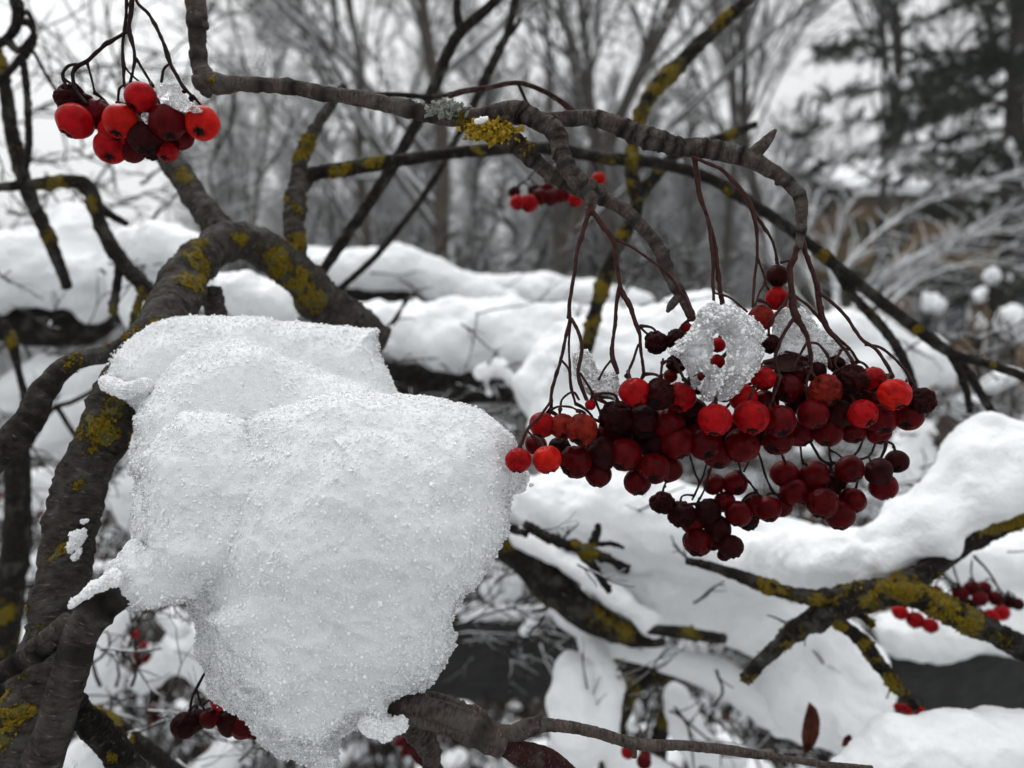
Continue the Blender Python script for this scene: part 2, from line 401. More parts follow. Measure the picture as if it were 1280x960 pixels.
# ------------------------------------------------------------------ setting: ground
def build_ground():
    n = 160; r = np.concatenate([[0], np.geomspace(.3, 80, n)]); a = np.linspace(0, 2 * math.pi, 97)[:-1]
    R, A = np.meshgrid(r[1:], a, indexing='ij'); X = R * np.sin(A); Y = R * np.cos(A)
    P = np.stack([X.ravel(), Y.ravel(), 0 * X.ravel()], -1)
    P[:, 2] = fbm(P * .35, 4, 3) * .10 * np.clip(R.ravel() / 3, .3, 1) + fbm(P * 2.2, 3, 9) * .035
    V = np.vstack([P]); m = len(a); i = np.arange(n - 1)[:, None] * m; j = np.arange(m)[None]; j2 = (j + 1) % m
    F = np.stack([i + j, i + m + j, i + m + j2, i + j2], -1).reshape(-1, 4)
    m_, t, b = nt('snowy_ground'); k = noise(t, 1.6, 6, rough=.65); k2 = noise(t, 14, 5)
    litter = ramp(t, k2, [(.3, (.012, .010, .008)), (.7, (.06, .045, .03))])
    t.links.new(mix(t, ramp(t, k, [(.47, (0, 0, 0)), (.53, (1, 1, 1))]), litter, (.74, .77, .80)), b.inputs['Base Color'])
    b.inputs['Roughness'].default_value = .8; bump(t, b, k2, .03)
    tag(mk('ground', V, F, m_, loc=(0, 0, 0)), kind='structure')
build_ground()
def haze():
    m = MB(); S = 82.0; V = [(x, y, z) for z in (-1.6, 17.0) for (x, y) in ((-S, -S), (S, -S), (S, S), (-S, S))]
    m.add(V, [(0, 3, 2, 1), (4, 5, 6, 7), (0, 1, 5, 4), (1, 2, 6, 5), (2, 3, 7, 6), (3, 0, 4, 7)])
    mt = bpy.data.materials.new('haze'); mt.use_nodes = True; t = mt.node_tree; t.nodes.remove(t.nodes['Principled BSDF'])
    v = t.nodes.new('ShaderNodeVolumePrincipled'); v.inputs['Color'].default_value = (.93, .94, .95, 1); v.inputs['Density'].default_value = HAZE
    t.links.new(v.outputs[0], t.nodes['Material Output'].inputs['Volume']); tag(m.build('haze', mt, None, False), kind='stuff')
HAZE = 0.0035
haze()

# ------------------------------------------------------------------ far trees
M['tree_bark'] = None
def far_bark(name, col, snow=.72, thr=(.15, .5)):
    m, t, b = nt(name); n = noise(t, 9, 4)
    c = ramp(t, n, [(.3, tuple(x * .6 for x in col)), (.7, tuple(x * 1.3 for x in col))])
    g = t.nodes.new('ShaderNodeNewGeometry'); sx = t.nodes.new('ShaderNodeSeparateXYZ'); t.links.new(g.outputs['Normal'], sx.inputs[0])
    c = mix(t, ramp(t, sx.outputs[2], [(thr[0], (0, 0, 0)), (thr[1], (1, 1, 1))]), c, (snow, snow * 1.02, snow * 1.04))
    t.links.new(c, b.inputs['Base Color']); b.inputs['Roughness'].default_value = .85; b.inputs['Specular IOR Level'].default_value = .1; return m
M['far_trunk'] = far_bark('far_trunk_bark', (.075, .062, .052), thr=(.6, .8))
M['far_twig'] = far_bark('far_snowy_twigs', (.085, .078, .072), .68, (-.25, .4))
def grow(base, h, seed, lean=(0, 0), spread=.55, levels=4, r0=.11, nb=(9, 7, 6, 5), droop=.0, start=.25):
    r = np.random.default_rng(seed); trunk = []; twig = []
    def limb(p, d, L, rad, lev):
        n = [8, 6, 5, 4, 3][lev]; pts = [p]; dd = d / np.linalg.norm(d)
        for i in range(n):
            dd = dd + r.normal(0, .10 + .05 * lev, 3) + np.array([0, 0, .05 - droop * lev]); dd /= np.linalg.norm(dd)
            pts.append(pts[-1] + dd * L / n)
        pts = np.array(pts); rr = rad * np.linspace(1, .25, n + 1)
        (trunk if lev == 0 else twig).append((pts, rr))
        if lev >= levels: return
        for k in range(nb[lev]):
            t = (start + (1 - start) * (k + r.uniform(0, 1)) / nb[lev]) if lev == 0 else r.uniform(.15, 1); x = t * n; i = min(int(x), n - 1)
            q = pts[i] + (pts[i + 1] - pts[i]) * (x - i); ax = pts[i + 1] - pts[i]; ax /= np.linalg.norm(ax)
            v = r.normal(size=3); v -= ax * v.dot(ax); v /= np.linalg.norm(v)
            nd = ax * (1 - spread * .6) + v * spread * r.uniform(.7, 1.4) + np.array([0, 0, .18])
            limb(q, nd, L * r.uniform(.38, .62) * (1 - .35 * t), max(rr[i] * .55, .004), lev + 1)
    limb(np.array(base, float), np.array([lean[0], lean[1], 1.0]), h, r0, 0)
    return trunk, twig
def bare_tree(px, d, h, seed, label, **kw):
    b = at(px, 400, d); base = np.array([b[0], b[1], -.05]); tr, tw = grow(base, h, seed, **kw)
    root = empty('bare_tree', base, label, 'tree', 'bare trees in the blurred background')
    m = MB()
    for P, R in tr: add_tube(m, spline(np.column_stack([P, R]), .3)[:, :3], spline(np.column_stack([P, R]), .3)[:, 3], 10)
    m.build('trunk', M['far_trunk'], root)
    m = MB(); p0 = np.vstack([P[:-1] for P, R in tw]); p1 = np.vstack([P[1:] for P, R in tw])
    segs(m, p0, p1, np.concatenate([R[:-1] for P, R in tw]), np.concatenate([R[1:] for P, R in tw]), 4)
    tag(m.build('crown', M['far_twig'], root), kind='stuff'); return root
bare_tree(556, 6.5, 8, 11, 'bare tree with the thick brown trunk behind the middle of the arching branch', r0=.085, spread=.6, nb=(20, 9, 8, 5))
bare_tree(470, 9, 9, 12, 'bare twiggy tree left of the thick brown trunk', r0=.08, lean=(-.12, 0), nb=(18, 9, 7, 5))
bare_tree(640, 8, 9, 13, 'bare tree right of the thick brown trunk', r0=.07, lean=(.1, 0), nb=(18, 9, 7, 5))
bare_tree(770, 10, 10, 14, 'dense grey bare tree behind the lichened forked stem', r0=.09, nb=(18, 9, 7, 5))
bare_tree(960, 11, 10, 15, 'pale bare tree leaning right above the hooked twig end', r0=.09, lean=(.12, 0), spread=.35, nb=(17, 9, 7, 5))
bare_tree(915, 13, 11, 16, 'slim upright bare tree left of the leaning pale one', r0=.08, spread=.35, nb=(17, 9, 7, 5))
bare_tree(1075, 12, 10, 17, 'tall bare tree standing nearest the dark pine', r0=.08, lean=(.03, 0), spread=.4, nb=(17, 9, 7, 5))
bare_tree(330, 12, 7.5, 18, 'faint bare tree behind the limb left of the upright lichened fork', r0=.06, lean=(.06, 0), nb=(14, 8, 7, 5))
bare_tree(700, 15, 12, 20, 'far thin bare tree at the back of the grove', r0=.1, nb=(17, 8, 7, 5))
def snow_bush(px, d, h, seed, label, spread=.8, n=26):
    b = at(px, 400, d); base = np.array([b[0], b[1], -.03]); r = np.random.default_rng(seed); tw = []
    for i in range(n):
        a = r.uniform(0, 2 * math.pi); dd = np.array([math.cos(a) * spread * r.uniform(.3, 1), math.sin(a) * spread * r.uniform(.3, 1), 1.0])
        L = h * r.uniform(.6, 1.1); P = [base + r.normal(0, .08, 3) * [1, 1, 0]]; dd /= np.linalg.norm(dd)
        for k in range(9):
            dd = dd + np.array([0, 0, -.09 * spread]) + r.normal(0, .05, 3); dd /= np.linalg.norm(dd); P.append(P[-1] + dd * L / 9)
        P = np.array(P); tw.append((P, np.linspace(.012, .004, 10)))
        for j in range(12):
            k = r.integers(2, 9); q = P[k]; d2 = (P[k] - P[k - 1]); d2 /= np.linalg.norm(d2); d2 = d2 + r.normal(0, .5, 3); S = [q]
            for kk in range(5):
                d2 = d2 / np.linalg.norm(d2) + np.array([0, 0, -.08]); S.append(S[-1] + d2 * h * .05)
            tw.append((np.array(S), np.linspace(.006, .003, 6)))
    root = empty('snowy_bush', base, label, 'bush', 'snowy bushes in front of the far trees'); m = MB()
    segs(m, np.vstack([P[:-1] for P, R in tw]), np.vstack([P[1:] for P, R in tw]), np.concatenate([R[:-1] for P, R in tw]), np.concatenate([R[1:] for P, R in tw]), 4)
    tag(m.build('twigs', M['bush'], root), kind='stuff')
M['bush'] = far_bark('snow_loaded_twigs', (.07, .062, .055), .66, (.0, .5))
snow_bush(1170, 6.5, 2.1, 31, 'broad snow-bent bush in front of the house wall', 1.3, 34)
snow_bush(1000, 8, 2.2, 32, 'grey snow-dusted bush right of the hooked twig', .9, 40)
snow_bush(860, 7, 2.0, 33, 'grey snow-dusted bush behind the tall berry stalks', .9, 36)
snow_bush(700, 7.5, 1.9, 34, 'low snow-dusted bush behind the far snow-covered limb', .9, 30)
snow_bush(400, 7, 1.9, 35, 'snow-dusted bush left of the crossed dark twigs', .9, 30)
snow_bush(180, 6, 1.9, 36, 'pale bush beneath the small upper berry cluster', 1.0, 26)
snow_bush(40, 7, 2.0, 37, 'pale bush at the far left behind the dark twigs', 1.0, 26)
def sweeping_boughs():
    root = empty('snowy_bush', at(1060, 430, 4.6), 'bush of long pale snow-covered boughs sweeping up to the right edge', 'bush', 'snowy bushes in front of the far trees'); r = np.random.default_rng(3)
    for path in ([(1060, 400), (1090, 350), (1160, 318), (1230, 278), (1310, 250)], [(1070, 400), (1110, 342), (1190, 305), (1300, 312)], [(1040, 390), (1060, 330), (1130, 268), (1210, 235), (1300, 208)], [(1080, 390), (1130, 350), (1210, 296), (1300, 285)],
                 [(1050, 400), (1040, 320), (1075, 240), (1150, 190)], [(1030, 400), (1010, 330), (1020, 250), (1060, 190)], [(1090, 400), (1150, 350), (1220, 330), (1300, 338)], [(1020, 400), (975, 340), (960, 280), (985, 230)]):
        q = np.array([np.append(at(a, b, 4.6 + .1 * k), .012) for k, (a, b) in enumerate(path)]); sp = spline(q, .05); m = MB(); n = len(sp)
        add_tube(m, sp[:, :3], np.linspace(.016, .006, n), 8, lambda P, L, A, Rr, D: fbm(P * 30, 2, 1) * .004)
        for i in range(4, n - 1):
            for _ in range(2):
                ax = sp[i + 1, :3] - sp[i, :3]; ax /= np.linalg.norm(ax); dd = ax + r.normal(0, .45, 3) + [0, 0, .1]; P = [sp[i, :3]]
                for k in range(5): dd = dd / np.linalg.norm(dd) + r.normal(0, .12, 3) + [0, 0, -.05]; P.append(P[-1] + dd * r.uniform(.02, .07))
                P = np.array(P); segs(m, P[:-1], P[1:], np.linspace(.006, .004, 5), np.linspace(.005, .003, 5), 4); m.A = {}
        m.build('bough', M['bough'], root)
M['bough'] = far_bark('snow_covered_boughs', (.08, .07, .062), .72, (-.35, .15))
sweeping_boughs()
def far_wood():
    r = np.random.default_rng(77); m = MB(); P0 = []; P1 = []; R = []
    for i in range(330):
        px = r.uniform(-400, 1700); d = r.uniform(13, 34) if px < 1040 else r.uniform(27, 36); b = at(px, 400, d); top = r.uniform(.55, 1.0) * (6 if px > 240 else 3.0) * (d / 15) ** .6
        q = np.array([b[0], b[1], 0]); dd = np.array([r.normal(0, .08), r.normal(0, .08), 1])
        for k in range(8):
            e = q + dd * top / 8 + r.normal(0, .06, 3); P0.append(q); P1.append(e); R.append(.07 * (1.05 - k / 8))
            for j in range(12):
                a = dd + r.normal(0, .75, 3); a[2] = abs(a[2]); a /= np.linalg.norm(a); L = r.uniform(.5, 1.5) * (1.1 - k / 9); u = q + (e - q) * r.random(); w = u + a * L
                P0.append(u); P1.append(w); R.append(.016)
                for jj in range(6):
                    a2 = a + r.normal(0, .55, 3); a2 /= np.linalg.norm(a2); u2 = u + (w - u) * r.uniform(.2, 1); P0.append(u2); P1.append(u2 + a2 * r.uniform(.25, .7)); R.append(.009)
            q = e
    R = np.array(R); segs(m, P0, P1, R, R * .75, 3); o = m.build('far_wood', M['far_twig']); tag(o, 'grey mass of far bare trees and brush closing the view', 'wood', None, 'stuff')
far_wood()
# ------------------------------------------------------------------ pine
def pine(px, d, h, seed, label):
    b = at(px, 400, d); base = np.array([b[0], b[1], -.05]); r = np.random.default_rng(seed)
    root = empty('pine_tree', base, label, 'tree'); P = np.array([base + [0, 0, z] + np.array([math.sin(z * .5) * .06, 0, 0]) for z in np.linspace(0, h, 14)])
    m = MB(); add_tube(m, P, np.linspace(.16, .03, 14), 10); m.build('trunk', M['far_trunk'], root)
    limbs = []; V = []; F = []; nn = 0; sn = []
    for i in range(120):
        z = h * (.17 + .80 * (i / 120)); a = r.uniform(0, 2 * math.pi); L = (h - z) * .30 + .7; q = base + [0, 0, z]
        dd = np.array([math.cos(a), math.sin(a), .05]); S = [q]
        for k in range(7):
            dd = dd + np.array([0, 0, -.05]) + r.normal(0, .08, 3); dd /= np.linalg.norm(dd); S.append(S[-1] + dd * L / 7)
        S = np.array(S); limbs.append((S, np.linspace(.03, .008, 8)))
        for j in range(30):
            t = r.uniform(.12, 1) * 6.99; k = int(t); c = S[k] + (S[k + 1] - S[k]) * (t - k) + r.normal(0, .10, 3) * [1, 1, .5]
            ax = dd * .6 + r.normal(0, .45, 3) + [0, 0, -.15]; ax /= np.linalg.norm(ax)
            for w in range(26):     # needles of one tuft
                v = ax + r.normal(0, .5, 3); v /= np.linalg.norm(v); l = r.uniform(.11, .20); s = np.cross(v, r.normal(size=3)); s *= .010 / np.linalg.norm(s)
                o = c + ax * r.uniform(-.12, .12); V += [o - s, o + s, o + v * l]; F.append([nn, nn + 1, nn + 2]); nn += 3
            if r.random() < .16: sn.append(c + [0, 0, .05])
    m = MB(); segs(m, np.vstack([s[:-1] for s, _ in limbs]), np.vstack([s[1:] for s, _ in limbs]), np.concatenate([x[:-1] for _, x in limbs]), np.concatenate([x[1:] for _, x in limbs]), 5)
    m.build('limbs', M['far_trunk'], root)
    tag(mk('needles', np.array(V), np.array(F), plain('pine_needles', (.03, .042, .026), .7, .5, 6), root, smooth=False), kind='stuff')
    sn = np.array(sn); grains('snow_tufts', sn, r.uniform(.03, .085, len(sn)), M['snow_far'], root, seed)
pine(1250, 9, 9, 41, 'dark green pine with snow on its boughs at the upper right')
# ------------------------------------------------------------------ house
def box(mb, lo, hi):
    x0, y0, z0 = lo; x1, y1, z1 = hi
    V = [(x0, y0, z0), (x1, y0, z0), (x1, y1, z0), (x0, y1, z0), (x0, y0, z1), (x1, y0, z1), (x1, y1, z1), (x0, y1, z1)]
    mb.add(V, [(0, 3, 2, 1), (4, 5, 6, 7), (0, 1, 5, 4), (1, 2, 6, 5), (2, 3, 7, 6), (3, 0, 4, 7)])
def house():
    d = 17.0; x0 = at(1062, 400, d)[0]; x1 = x0 + 9.0; y0 = d; root = empty('house', (x0, y0, 0), 'ochre house with a snowy roof behind the bushes at the right', 'house')
    m = MB(); wt = 3.9; box(m, (x0, y0, -.2), (x1, y0 + 6, wt)); o = m.build('wall', plain('ochre_render', (.20, .125, .062), .85, .25, 3), root, False)
    m = MB(); V = [(x0 - .4, y0 - .5, wt), (x1 + .4, y0 - .5, wt), (x1 + .4, y0 + 3, wt + 1.2), (x0 - .4, y0 + 3, wt + 1.2), (x0 - .4, y0 + 6.5, wt), (x1 + .4, y0 + 6.5, wt)]
    V = V + [(a, b, c + .18) for a, b, c in V]
    m.add(V, [(0, 3, 2, 1), (3, 4, 5, 2), (6, 7, 8, 9), (9, 8, 11, 10), (0, 1, 7, 6), (5, 4, 10, 11), (1, 2, 8, 7), (2, 5, 11, 8), (3, 0, 6, 9), (4, 3, 9, 10)])
    m.build('roof', M['snow_far'], root, False)
    m = MB(); box(m, (x0 - .3, y0 - .5, wt - .16), (x1 + .3, y0 - .42, wt)); m.build('eaves_board', plain('dark_board', (.05, .035, .025)), root, False)
    gl, t, b = nt('window_glass'); b.inputs['Base Color'].default_value = (.03, .04, .05, 1); b.inputs['Roughness'].default_value = .08
    for wx in (1.3, 3.4, 5.6):
        m = MB(); X = x0 + wx; f = [((X, y0 - .06, 1.0), (X + .08, y0 + .02, 2.15)), ((X + 1.12, y0 - .06, 1.0), (X + 1.2, y0 + .02, 2.15)), ((X + .08, y0 - .06, 1.0), (X + 1.12, y0 + .02, 1.08)), ((X + .08, y0 - .06, 2.07), (X + 1.12, y0 + .02, 2.15)), ((X + .56, y0 - .055, 1.08), (X + .64, y0 + .015, 2.07))]
        for lo, hi in f: box(m, lo, hi)
        w = m.build('window', plain('white_frame', (.6, .6, .58), .5, .1), root, False)
        m = MB(); box(m, (X + .08, y0 - .03, 1.08), (X + .56, y0 - .01, 2.07)); box(m, (X + .64, y0 - .03, 1.08), (X + 1.12, y0 - .01, 2.07)); m.build('pane', gl, w, False)
house()

# ------------------------------------------------------------------ undergrowth far below
def undergrowth():
    r = np.random.default_rng(5); m = MB(); root = empty('undergrowth', (0, 2.5, 0)); tag(root, 'tangled dark undergrowth with snow in the gaps below the limbs', 'undergrowth', None, 'stuff')
    P0 = []; P1 = []; R0 = []; snow = []; lv = []
    for i in range(1500):
        d = r.uniform(1.1, 4.2); px = r.uniform(-250, 1500); b = at(px, 480, d); q = np.array([b[0], b[1], 0]); h = r.uniform(.35, 1.0) * (.75 + .15 * d)
        h = min(h, 1.12); dd = np.array([r.normal(0, .5), r.normal(0, .5), 1.0])
        for k in range(6):
            dd = dd / np.linalg.norm(dd) + r.normal(0, .28, 3); dd /= np.linalg.norm(dd); e = q + dd * h / 6
            P0.append(q); P1.append(e); R0.append(.006 * (1.1 - k / 6)); q = e
            if r.random() < .5:
                s = dd + r.normal(0, .8, 3); s /= np.linalg.norm(s); e2 = q + s * r.uniform(.05, .2); P0.append(q); P1.append(e2); R0.append(.003)
                if r.random() < .4: lv.append(e2)
            if r.random() < .13 and k > 2: snow.append(q)
    P0 = np.array(P0); segs(m, P0, np.array(P1), np.array(R0), np.array(R0) * .8, 4); tag(m.build('stems', M['bush_dark'], root), kind='stuff')
    lv = np.array(lv); grains('dead_leaves', lv, r.uniform(.010, .028, len(lv)), plain('dead_leaf_skin', (.05, .022, .014), .8, .6, 5), root, 8)
    sn = np.array(snow); mm = MB(); n = len(sn)
    a = np.linspace(0, 2 * math.pi, 9)[:-1]; e = np.linspace(-math.pi / 2, math.pi / 2, 6)
    S = np.array([[math.cos(x) * math.cos(y), math.sin(x) * math.cos(y), math.sin(y)] for y in e for x in a])
    F = np.array([[i * 8 + j, i * 8 + (j + 1) % 8, (i + 1) * 8 + (j + 1) % 8, (i + 1) * 8 + j] for i in range(5) for j in range(8)])
    sz = r.uniform(.012, .05, (n, 1, 1)) * r.uniform(.7, 1.4, (n, 1, 3)) * np.array([1, 1, .7]); V = sn[:, None] + S[None] * sz
    mm.add(V.reshape(-1, 3) + (fbm(V.reshape(-1, 3) * 30, 2, 3) * .006)[:, None], (np.arange(n)[:, None, None] * 48 + F[None]).reshape(-1, 4))
    tag(mm.build('snow_blobs', M['snow_far'], root), kind='stuff')
M['bush_dark'] = far_bark('dark_stems', (.022, .017, .014), .5, (.75, .95))
undergrowth()

def tangle(label, x0, x1, y0, y1, d0, d1, n, seed, slope=0.0, L=90):
    r = np.random.default_rng(seed); m = MB(); c = at((x0 + x1) / 2, (y0 + y1) / 2, (d0 + d1) / 2)
    for i in range(n):
        d = r.uniform(d0, d1); p = at(r.uniform(x0, x1), r.uniform(y0, y1), d); a = r.normal(slope, .9); dd = np.array([math.cos(a), r.normal(0, .4), math.sin(a)]); ln = L * d / FPX * r.uniform(.5, 1.4); P = [p]
        for k in range(8): dd = dd / np.linalg.norm(dd) + r.normal(0, .16, 3); P.append(P[-1] + dd / np.linalg.norm(dd) * ln / 8)
        P = np.array(P); w = r.uniform(.8, 2.4) * d / FPX; add_tube(m, P, np.linspace(w, w * .45, 9), 6); 
        for _ in range(3):
            k = r.integers(1, 8); q = P[k]; e = (P[k] - P[k - 1]); e = e / np.linalg.norm(e) + r.normal(0, .6, 3); Q = [q]
            for kk in range(4): e = e / np.linalg.norm(e) + r.normal(0, .15, 3); Q.append(Q[-1] + e / np.linalg.norm(e) * ln * .09)
            add_tube(m, np.array(Q), np.linspace(w * .55, w * .3, 5), 6)
    tag(m.build('twig_tangle', M['tangle']), label, 'twigs', None, 'stuff')
M['tangle'] = far_bark('thin_tangled_twigs', (.018, .014, .011), .7, (.62, .85))
tangle('dark twigs tangled over the snow at the left edge', -20, 240, 180, 460, .50, .9, 46, 1)
tangle('dark twigs in the snow left of the mossy limb', -20, 150, 440, 760, .5, .9, 44, 2)
tangle('twigs in the hollow under the big lump and the left fork', 90, 340, 740, 980, .34, .8, 90, 3)
tangle('twigs in the dark hollow right of the big lump', 540, 720, 640, 830, .50, .9, 120, 4)
tangle('twigs under the long snow roll', 480, 720, 440, 560, .60, .9, 90, 5)
tangle('brush behind the right end of the berry mass', 1080, 1300, 400, 640, .7, 1.6, 90, 6)
tangle('twig ends standing out of the drift at lower centre', 700, 1000, 800, 970, .45, .7, 40, 7)
tangle('brush between the far snow ridge and the long roll', 380, 860, 290, 400, 1.0, 2.0, 90, 8)
tangle('dark twigs lying across the snow roll and mound', 420, 900, 380, 520, .5, .68, 11, 10, 0, 120)
tangle('bent twigs hanging over the great drift', 640, 1280, 600, 880, .36, .48, 16, 11, 0, 60)
tangle('fine shoots crossing the pale sky at the upper left', -20, 330, 60, 300, .9, 2.0, 40, 9, 1.2, 160)
# ------------------------------------------------------------------ wooden beams low down
def beam(p, q, hgt, dep, label):
    a, b = at(*p), at(*q); m = MB(); ax = b - a; L = np.linalg.norm(ax); ax /= L; n = np.cross(ax, [0, 0, 1]); n /= np.linalg.norm(n); up = np.cross(n, ax)
    nx = 60; V = []
    for i in range(nx + 1):
        for (s, t) in ((-1, 0), (-.96, -.04), (-.96, -.96), (-1, -1), (0, -1), (0, 0)):
            V.append(a + ax * L * i / nx - n * dep * (s + 1) * 0 + n * dep * (-s) * -1 * 0 + n * dep * (0 if s > -.5 else -1 - s * 0) + up * hgt * t)
    V = np.array(V); V += (fbm(V * 60, 3, 2) * .0012)[:, None]
    F = [[i * 6 + j, i * 6 + (j + 1) % 6, (i + 1) * 6 + (j + 1) % 6, (i + 1) * 6 + j] for i in range(nx) for j in range(6)]
    m.add(V, F)
    mt, t, bb = nt('weathered_wood'); tc = t.nodes.new('ShaderNodeTexCoord'); mp = t.nodes.new('ShaderNodeMapping'); mp.inputs['Scale'].default_value = (4, 60, 60); t.links.new(tc.outputs['Object'], mp.inputs[0])
    k = noise(t, 3, 5, vec=mp.outputs[0]); t.links.new(ramp(t, k, [(.3, (.005, .005, .005)), (.7, (.022, .021, .020))]), bb.inputs['Base Color']); bb.inputs['Roughness'].default_value = .8; bump(t, bb, k, .002)
    tag(m.build('wooden_beam', mt), label, 'beam', 'dark weathered beams low behind the limbs')
beam((1070, 812, .62), (1420, 812, .72), .055, .05, 'dark weathered beam under the snow at the lower right edge')
beam((500, 765, .75), (800, 770, .80), .085, .05, 'dark beam in the gap just right of the big snow lump')

# ------------------------------------------------------------------ snow lying on things
SG = 'snow lying on the limbs in the background'
def snow(label, chains, vox=.0022, noise_=.0055, ns=.045, k=None, flat=1.3, seed=0, mat='snow_far', group=SG, name='snow_bank'):
    V, F, N = chain_body(chains, vox, k, flat, noise_, ns, seed)
    up = np.clip(N[:, 2], 0, 1); V = V + N * (fbm(V / (ns * .25), 4, seed + 5) * noise_ * .30)[:, None]
    return tag(mk(name, V, F, M[mat]), label, 'snow', group)
snow('rounded snow bank with blue-grey shade at the left edge', [[(-90, 345, .68, 50), (-20, 342, .68, 50), (50, 338, .68, 47), (100, 345, .68, 38)], [(100, 300, .70, 30), (118, 345, .70, 32), (120, 380, .7, 24)], [(60, 280, .72, 14), (100, 280, .71, 22)]], seed=1)
snow('smooth snow dome left of the lichened bend', [[(165, 308, .62, 22), (200, 306, .6, 27), (240, 318, .6, 26)], [(170, 345, .62, 26), (190, 390, .62, 30)]], seed=2)
snow('bright snow patch framed by the arching limb', [[(262, 366, .48, 24), (305, 366, .47, 28), (350, 376, .47, 24)]], .0016, seed=3)
snow('long sagging snow roll across the middle', [[(440, 402, .75, 20), (500, 414, .74, 33), (570, 418, .72, 38), (640, 415, .72, 34), (700, 412, .74, 26), (760, 415, .75, 30)], [(640, 440, .70, 22), (690, 445, .7, 22)]], .0025, .010, .07, seed=4)
snow('humped snow behind the crossed dark twigs', [[(380, 335, 1.1, 24), (450, 335, 1.1, 24), (500, 335, 1.1, 26), (545, 350, 1.1, 24), (590, 365, 1.1, 20), (640, 372, 1.1, 10)]], .003, seed=5)
snow('snow ridge above the long roll, nearest the far trees', [[(600, 362, 1.2, 18), (680, 368, 1.2, 24), (740, 375, 1.2, 22), (800, 385, 1.2, 20)]], .003, seed=6)
snow('little broken snow heap between roll and ridge', [[(600, 388, .9, 10), (640, 383, .9, 16), (680, 395, .9, 10)]], seed=7)
snow('large bright snow mound behind the left berries', [[(680, 490, .58, 30), (740, 465, .58, 60), (820, 455, .6, 70), (900, 470, .6, 70), (960, 460, .62, 70)], [(700, 540, .56, 40), (780, 545, .56, 50)], [(850, 395, .64, 28), (890, 390, .64, 30)]], .0022, .009, .06, seed=8)
snow('snow hump behind the berry stalks at the right', [[(1010, 425, .95, 22), (1060, 415, .95, 28), (1100, 440, .95, 26), (1050, 480, .95, 50)]], .003, seed=9)
snow('snow crumbs caught in twigs under the long roll', [[(600, 470, .6, 13), (625, 462, .6, 13), (645, 480, .6, 10)], [(610, 490, .6, 10)]], .0016, seed=10)
snow('great sloping snow drift under the berries', [
    [(600, 645, .50, 34), (660, 628, .50, 40), (740, 640, .50, 48), (820, 650, .50, 56), (900, 675, .5, 62), (985, 695, .48, 45)],
    [(940, 700, .43, 34), (1020, 700, .37, 38), (1085, 690, .352, 38), (1150, 655, .350, 40), (1230, 600, .352, 42), (1330, 550, .355, 40)],
    [(1222, 560, .36, 26), (1232, 545, .36, 24)],
    [(740, 690, .52, 26), (800, 720, .52, 30), (850, 740, .52, 40), (930, 750, .52, 50), (1000, 790, .52, 54), (1060, 850, .5, 50)],
    [(815, 740, .5, 22), (815, 785, .5, 17), (812, 806, .5, 11)],
    [(1000, 870, .5, 50), (1060, 900, .48, 50)]], .0020, .0075, .05, seed=11, k=.010)
for _q, (_l, _c) in enumerate([
    ('snow clot caught in twigs just right of the big lump', [(588, 700, .62, 13), (600, 690, .62, 10)]), ('lower snow clot in the twigs right of the big lump', [(618, 735, .64, 12), (632, 728, .64, 14), (645, 735, .64, 9)]),
    ('grey snow ledge above the dark beam in the hollow', [(560, 762, .74, 8), (610, 765, .74, 11), (670, 764, .74, 9), (720, 768, .74, 8)]), ('tiny snow clot beneath the slanting limb strip', [(655, 790, .6, 8), (664, 780, .6, 10)]),
    ('snow clot on twigs left of the blurred trunk', [(52, 700, .7, 12), (40, 712, .7, 10)]), ('snow clot low behind the smooth fork', [(212, 770, .55, 12), (224, 782, .55, 15)])]):
    snow(_l, [_c], .0016, .005, .02, seed=70 + _q)
snow('snow resting along the top of the dark slanting limb', [[(650, 672, .462, 8), (690, 694, .462, 13), (735, 722, .462, 17), (780, 755, .465, 17), (815, 780, .47, 12)]], .0016, .004, .03, seed=90)
snow('narrow snow strip running down beneath the dark slanting limb', [[(618, 672, .50, 12), (660, 715, .5, 13), (710, 765, .5, 15), (760, 800, .51, 19), (830, 822, .52, 18), (900, 846, .52, 20), (960, 885, .5, 24)]], .0018, .002, seed=12)
snow('hanging snow lobe above the bottom twig', [[(716, 845, .48, 20), (712, 885, .47, 26), (722, 925, .46, 34)], [(745, 810, .49, 16), (755, 860, .48, 16), (752, 920, .46, 16), (775, 955, .46, 16), (830, 975, .46, 16)]], .0018, seed=13)
snow('small snow finger between the lower branches', [[(845, 870, .6, 14), (855, 905, .6, 24), (875, 940, .6, 28)]], seed=14)
snow('snow bank resting on the dark beam at the right', [[(1120, 790, .62, 26), (1180, 785, .62, 36), (1260, 772, .62, 46), (1360, 770, .62, 50)], [(1210, 700, .62, 30), (1300, 700, .62, 40)]], seed=15)
snow('flat grainy snow heap in the bottom right corner', [[(1075, 985, .30, 40), (1130, 955, .30, 50), (1200, 945, .30, 50), (1290, 945, .30, 52)], [(1235, 892, .31, 10), (1255, 893, .31, 9)]], .0014, .0016, .012, seed=16, mat='snow_near')
snow('grey snow behind the left side twig', [[(20, 490, .7, 26), (60, 465, .7, 26), (110, 470, .7, 24)], [(50, 555, .7, 18), (90, 520, .7, 22), (120, 500, .7, 20)]], seed=17)
snow('snow patch left of the thick mossy limb', [[(50, 600, .8, 14), (75, 640, .8, 16)], [(75, 560, .75, 18)]], seed=18)
snow('pale snow between limb and the big lump', [[(160, 610, .7, 26), (175, 650, .7, 20)], [(150, 560, .7, 20)]], seed=19)
snow('snow heap seen through the crook of the lower left branch', [[(125, 800, .55, 30), (125, 850, .55, 28)], [(150, 770, .56, 16), (130, 800, .55, 16)]], seed=20)
snow('snow heap between the crook and the foot of the big lump', [[(180, 850, .6, 22), (230, 810, .6, 24), (270, 860, .6, 20)]], seed=28)
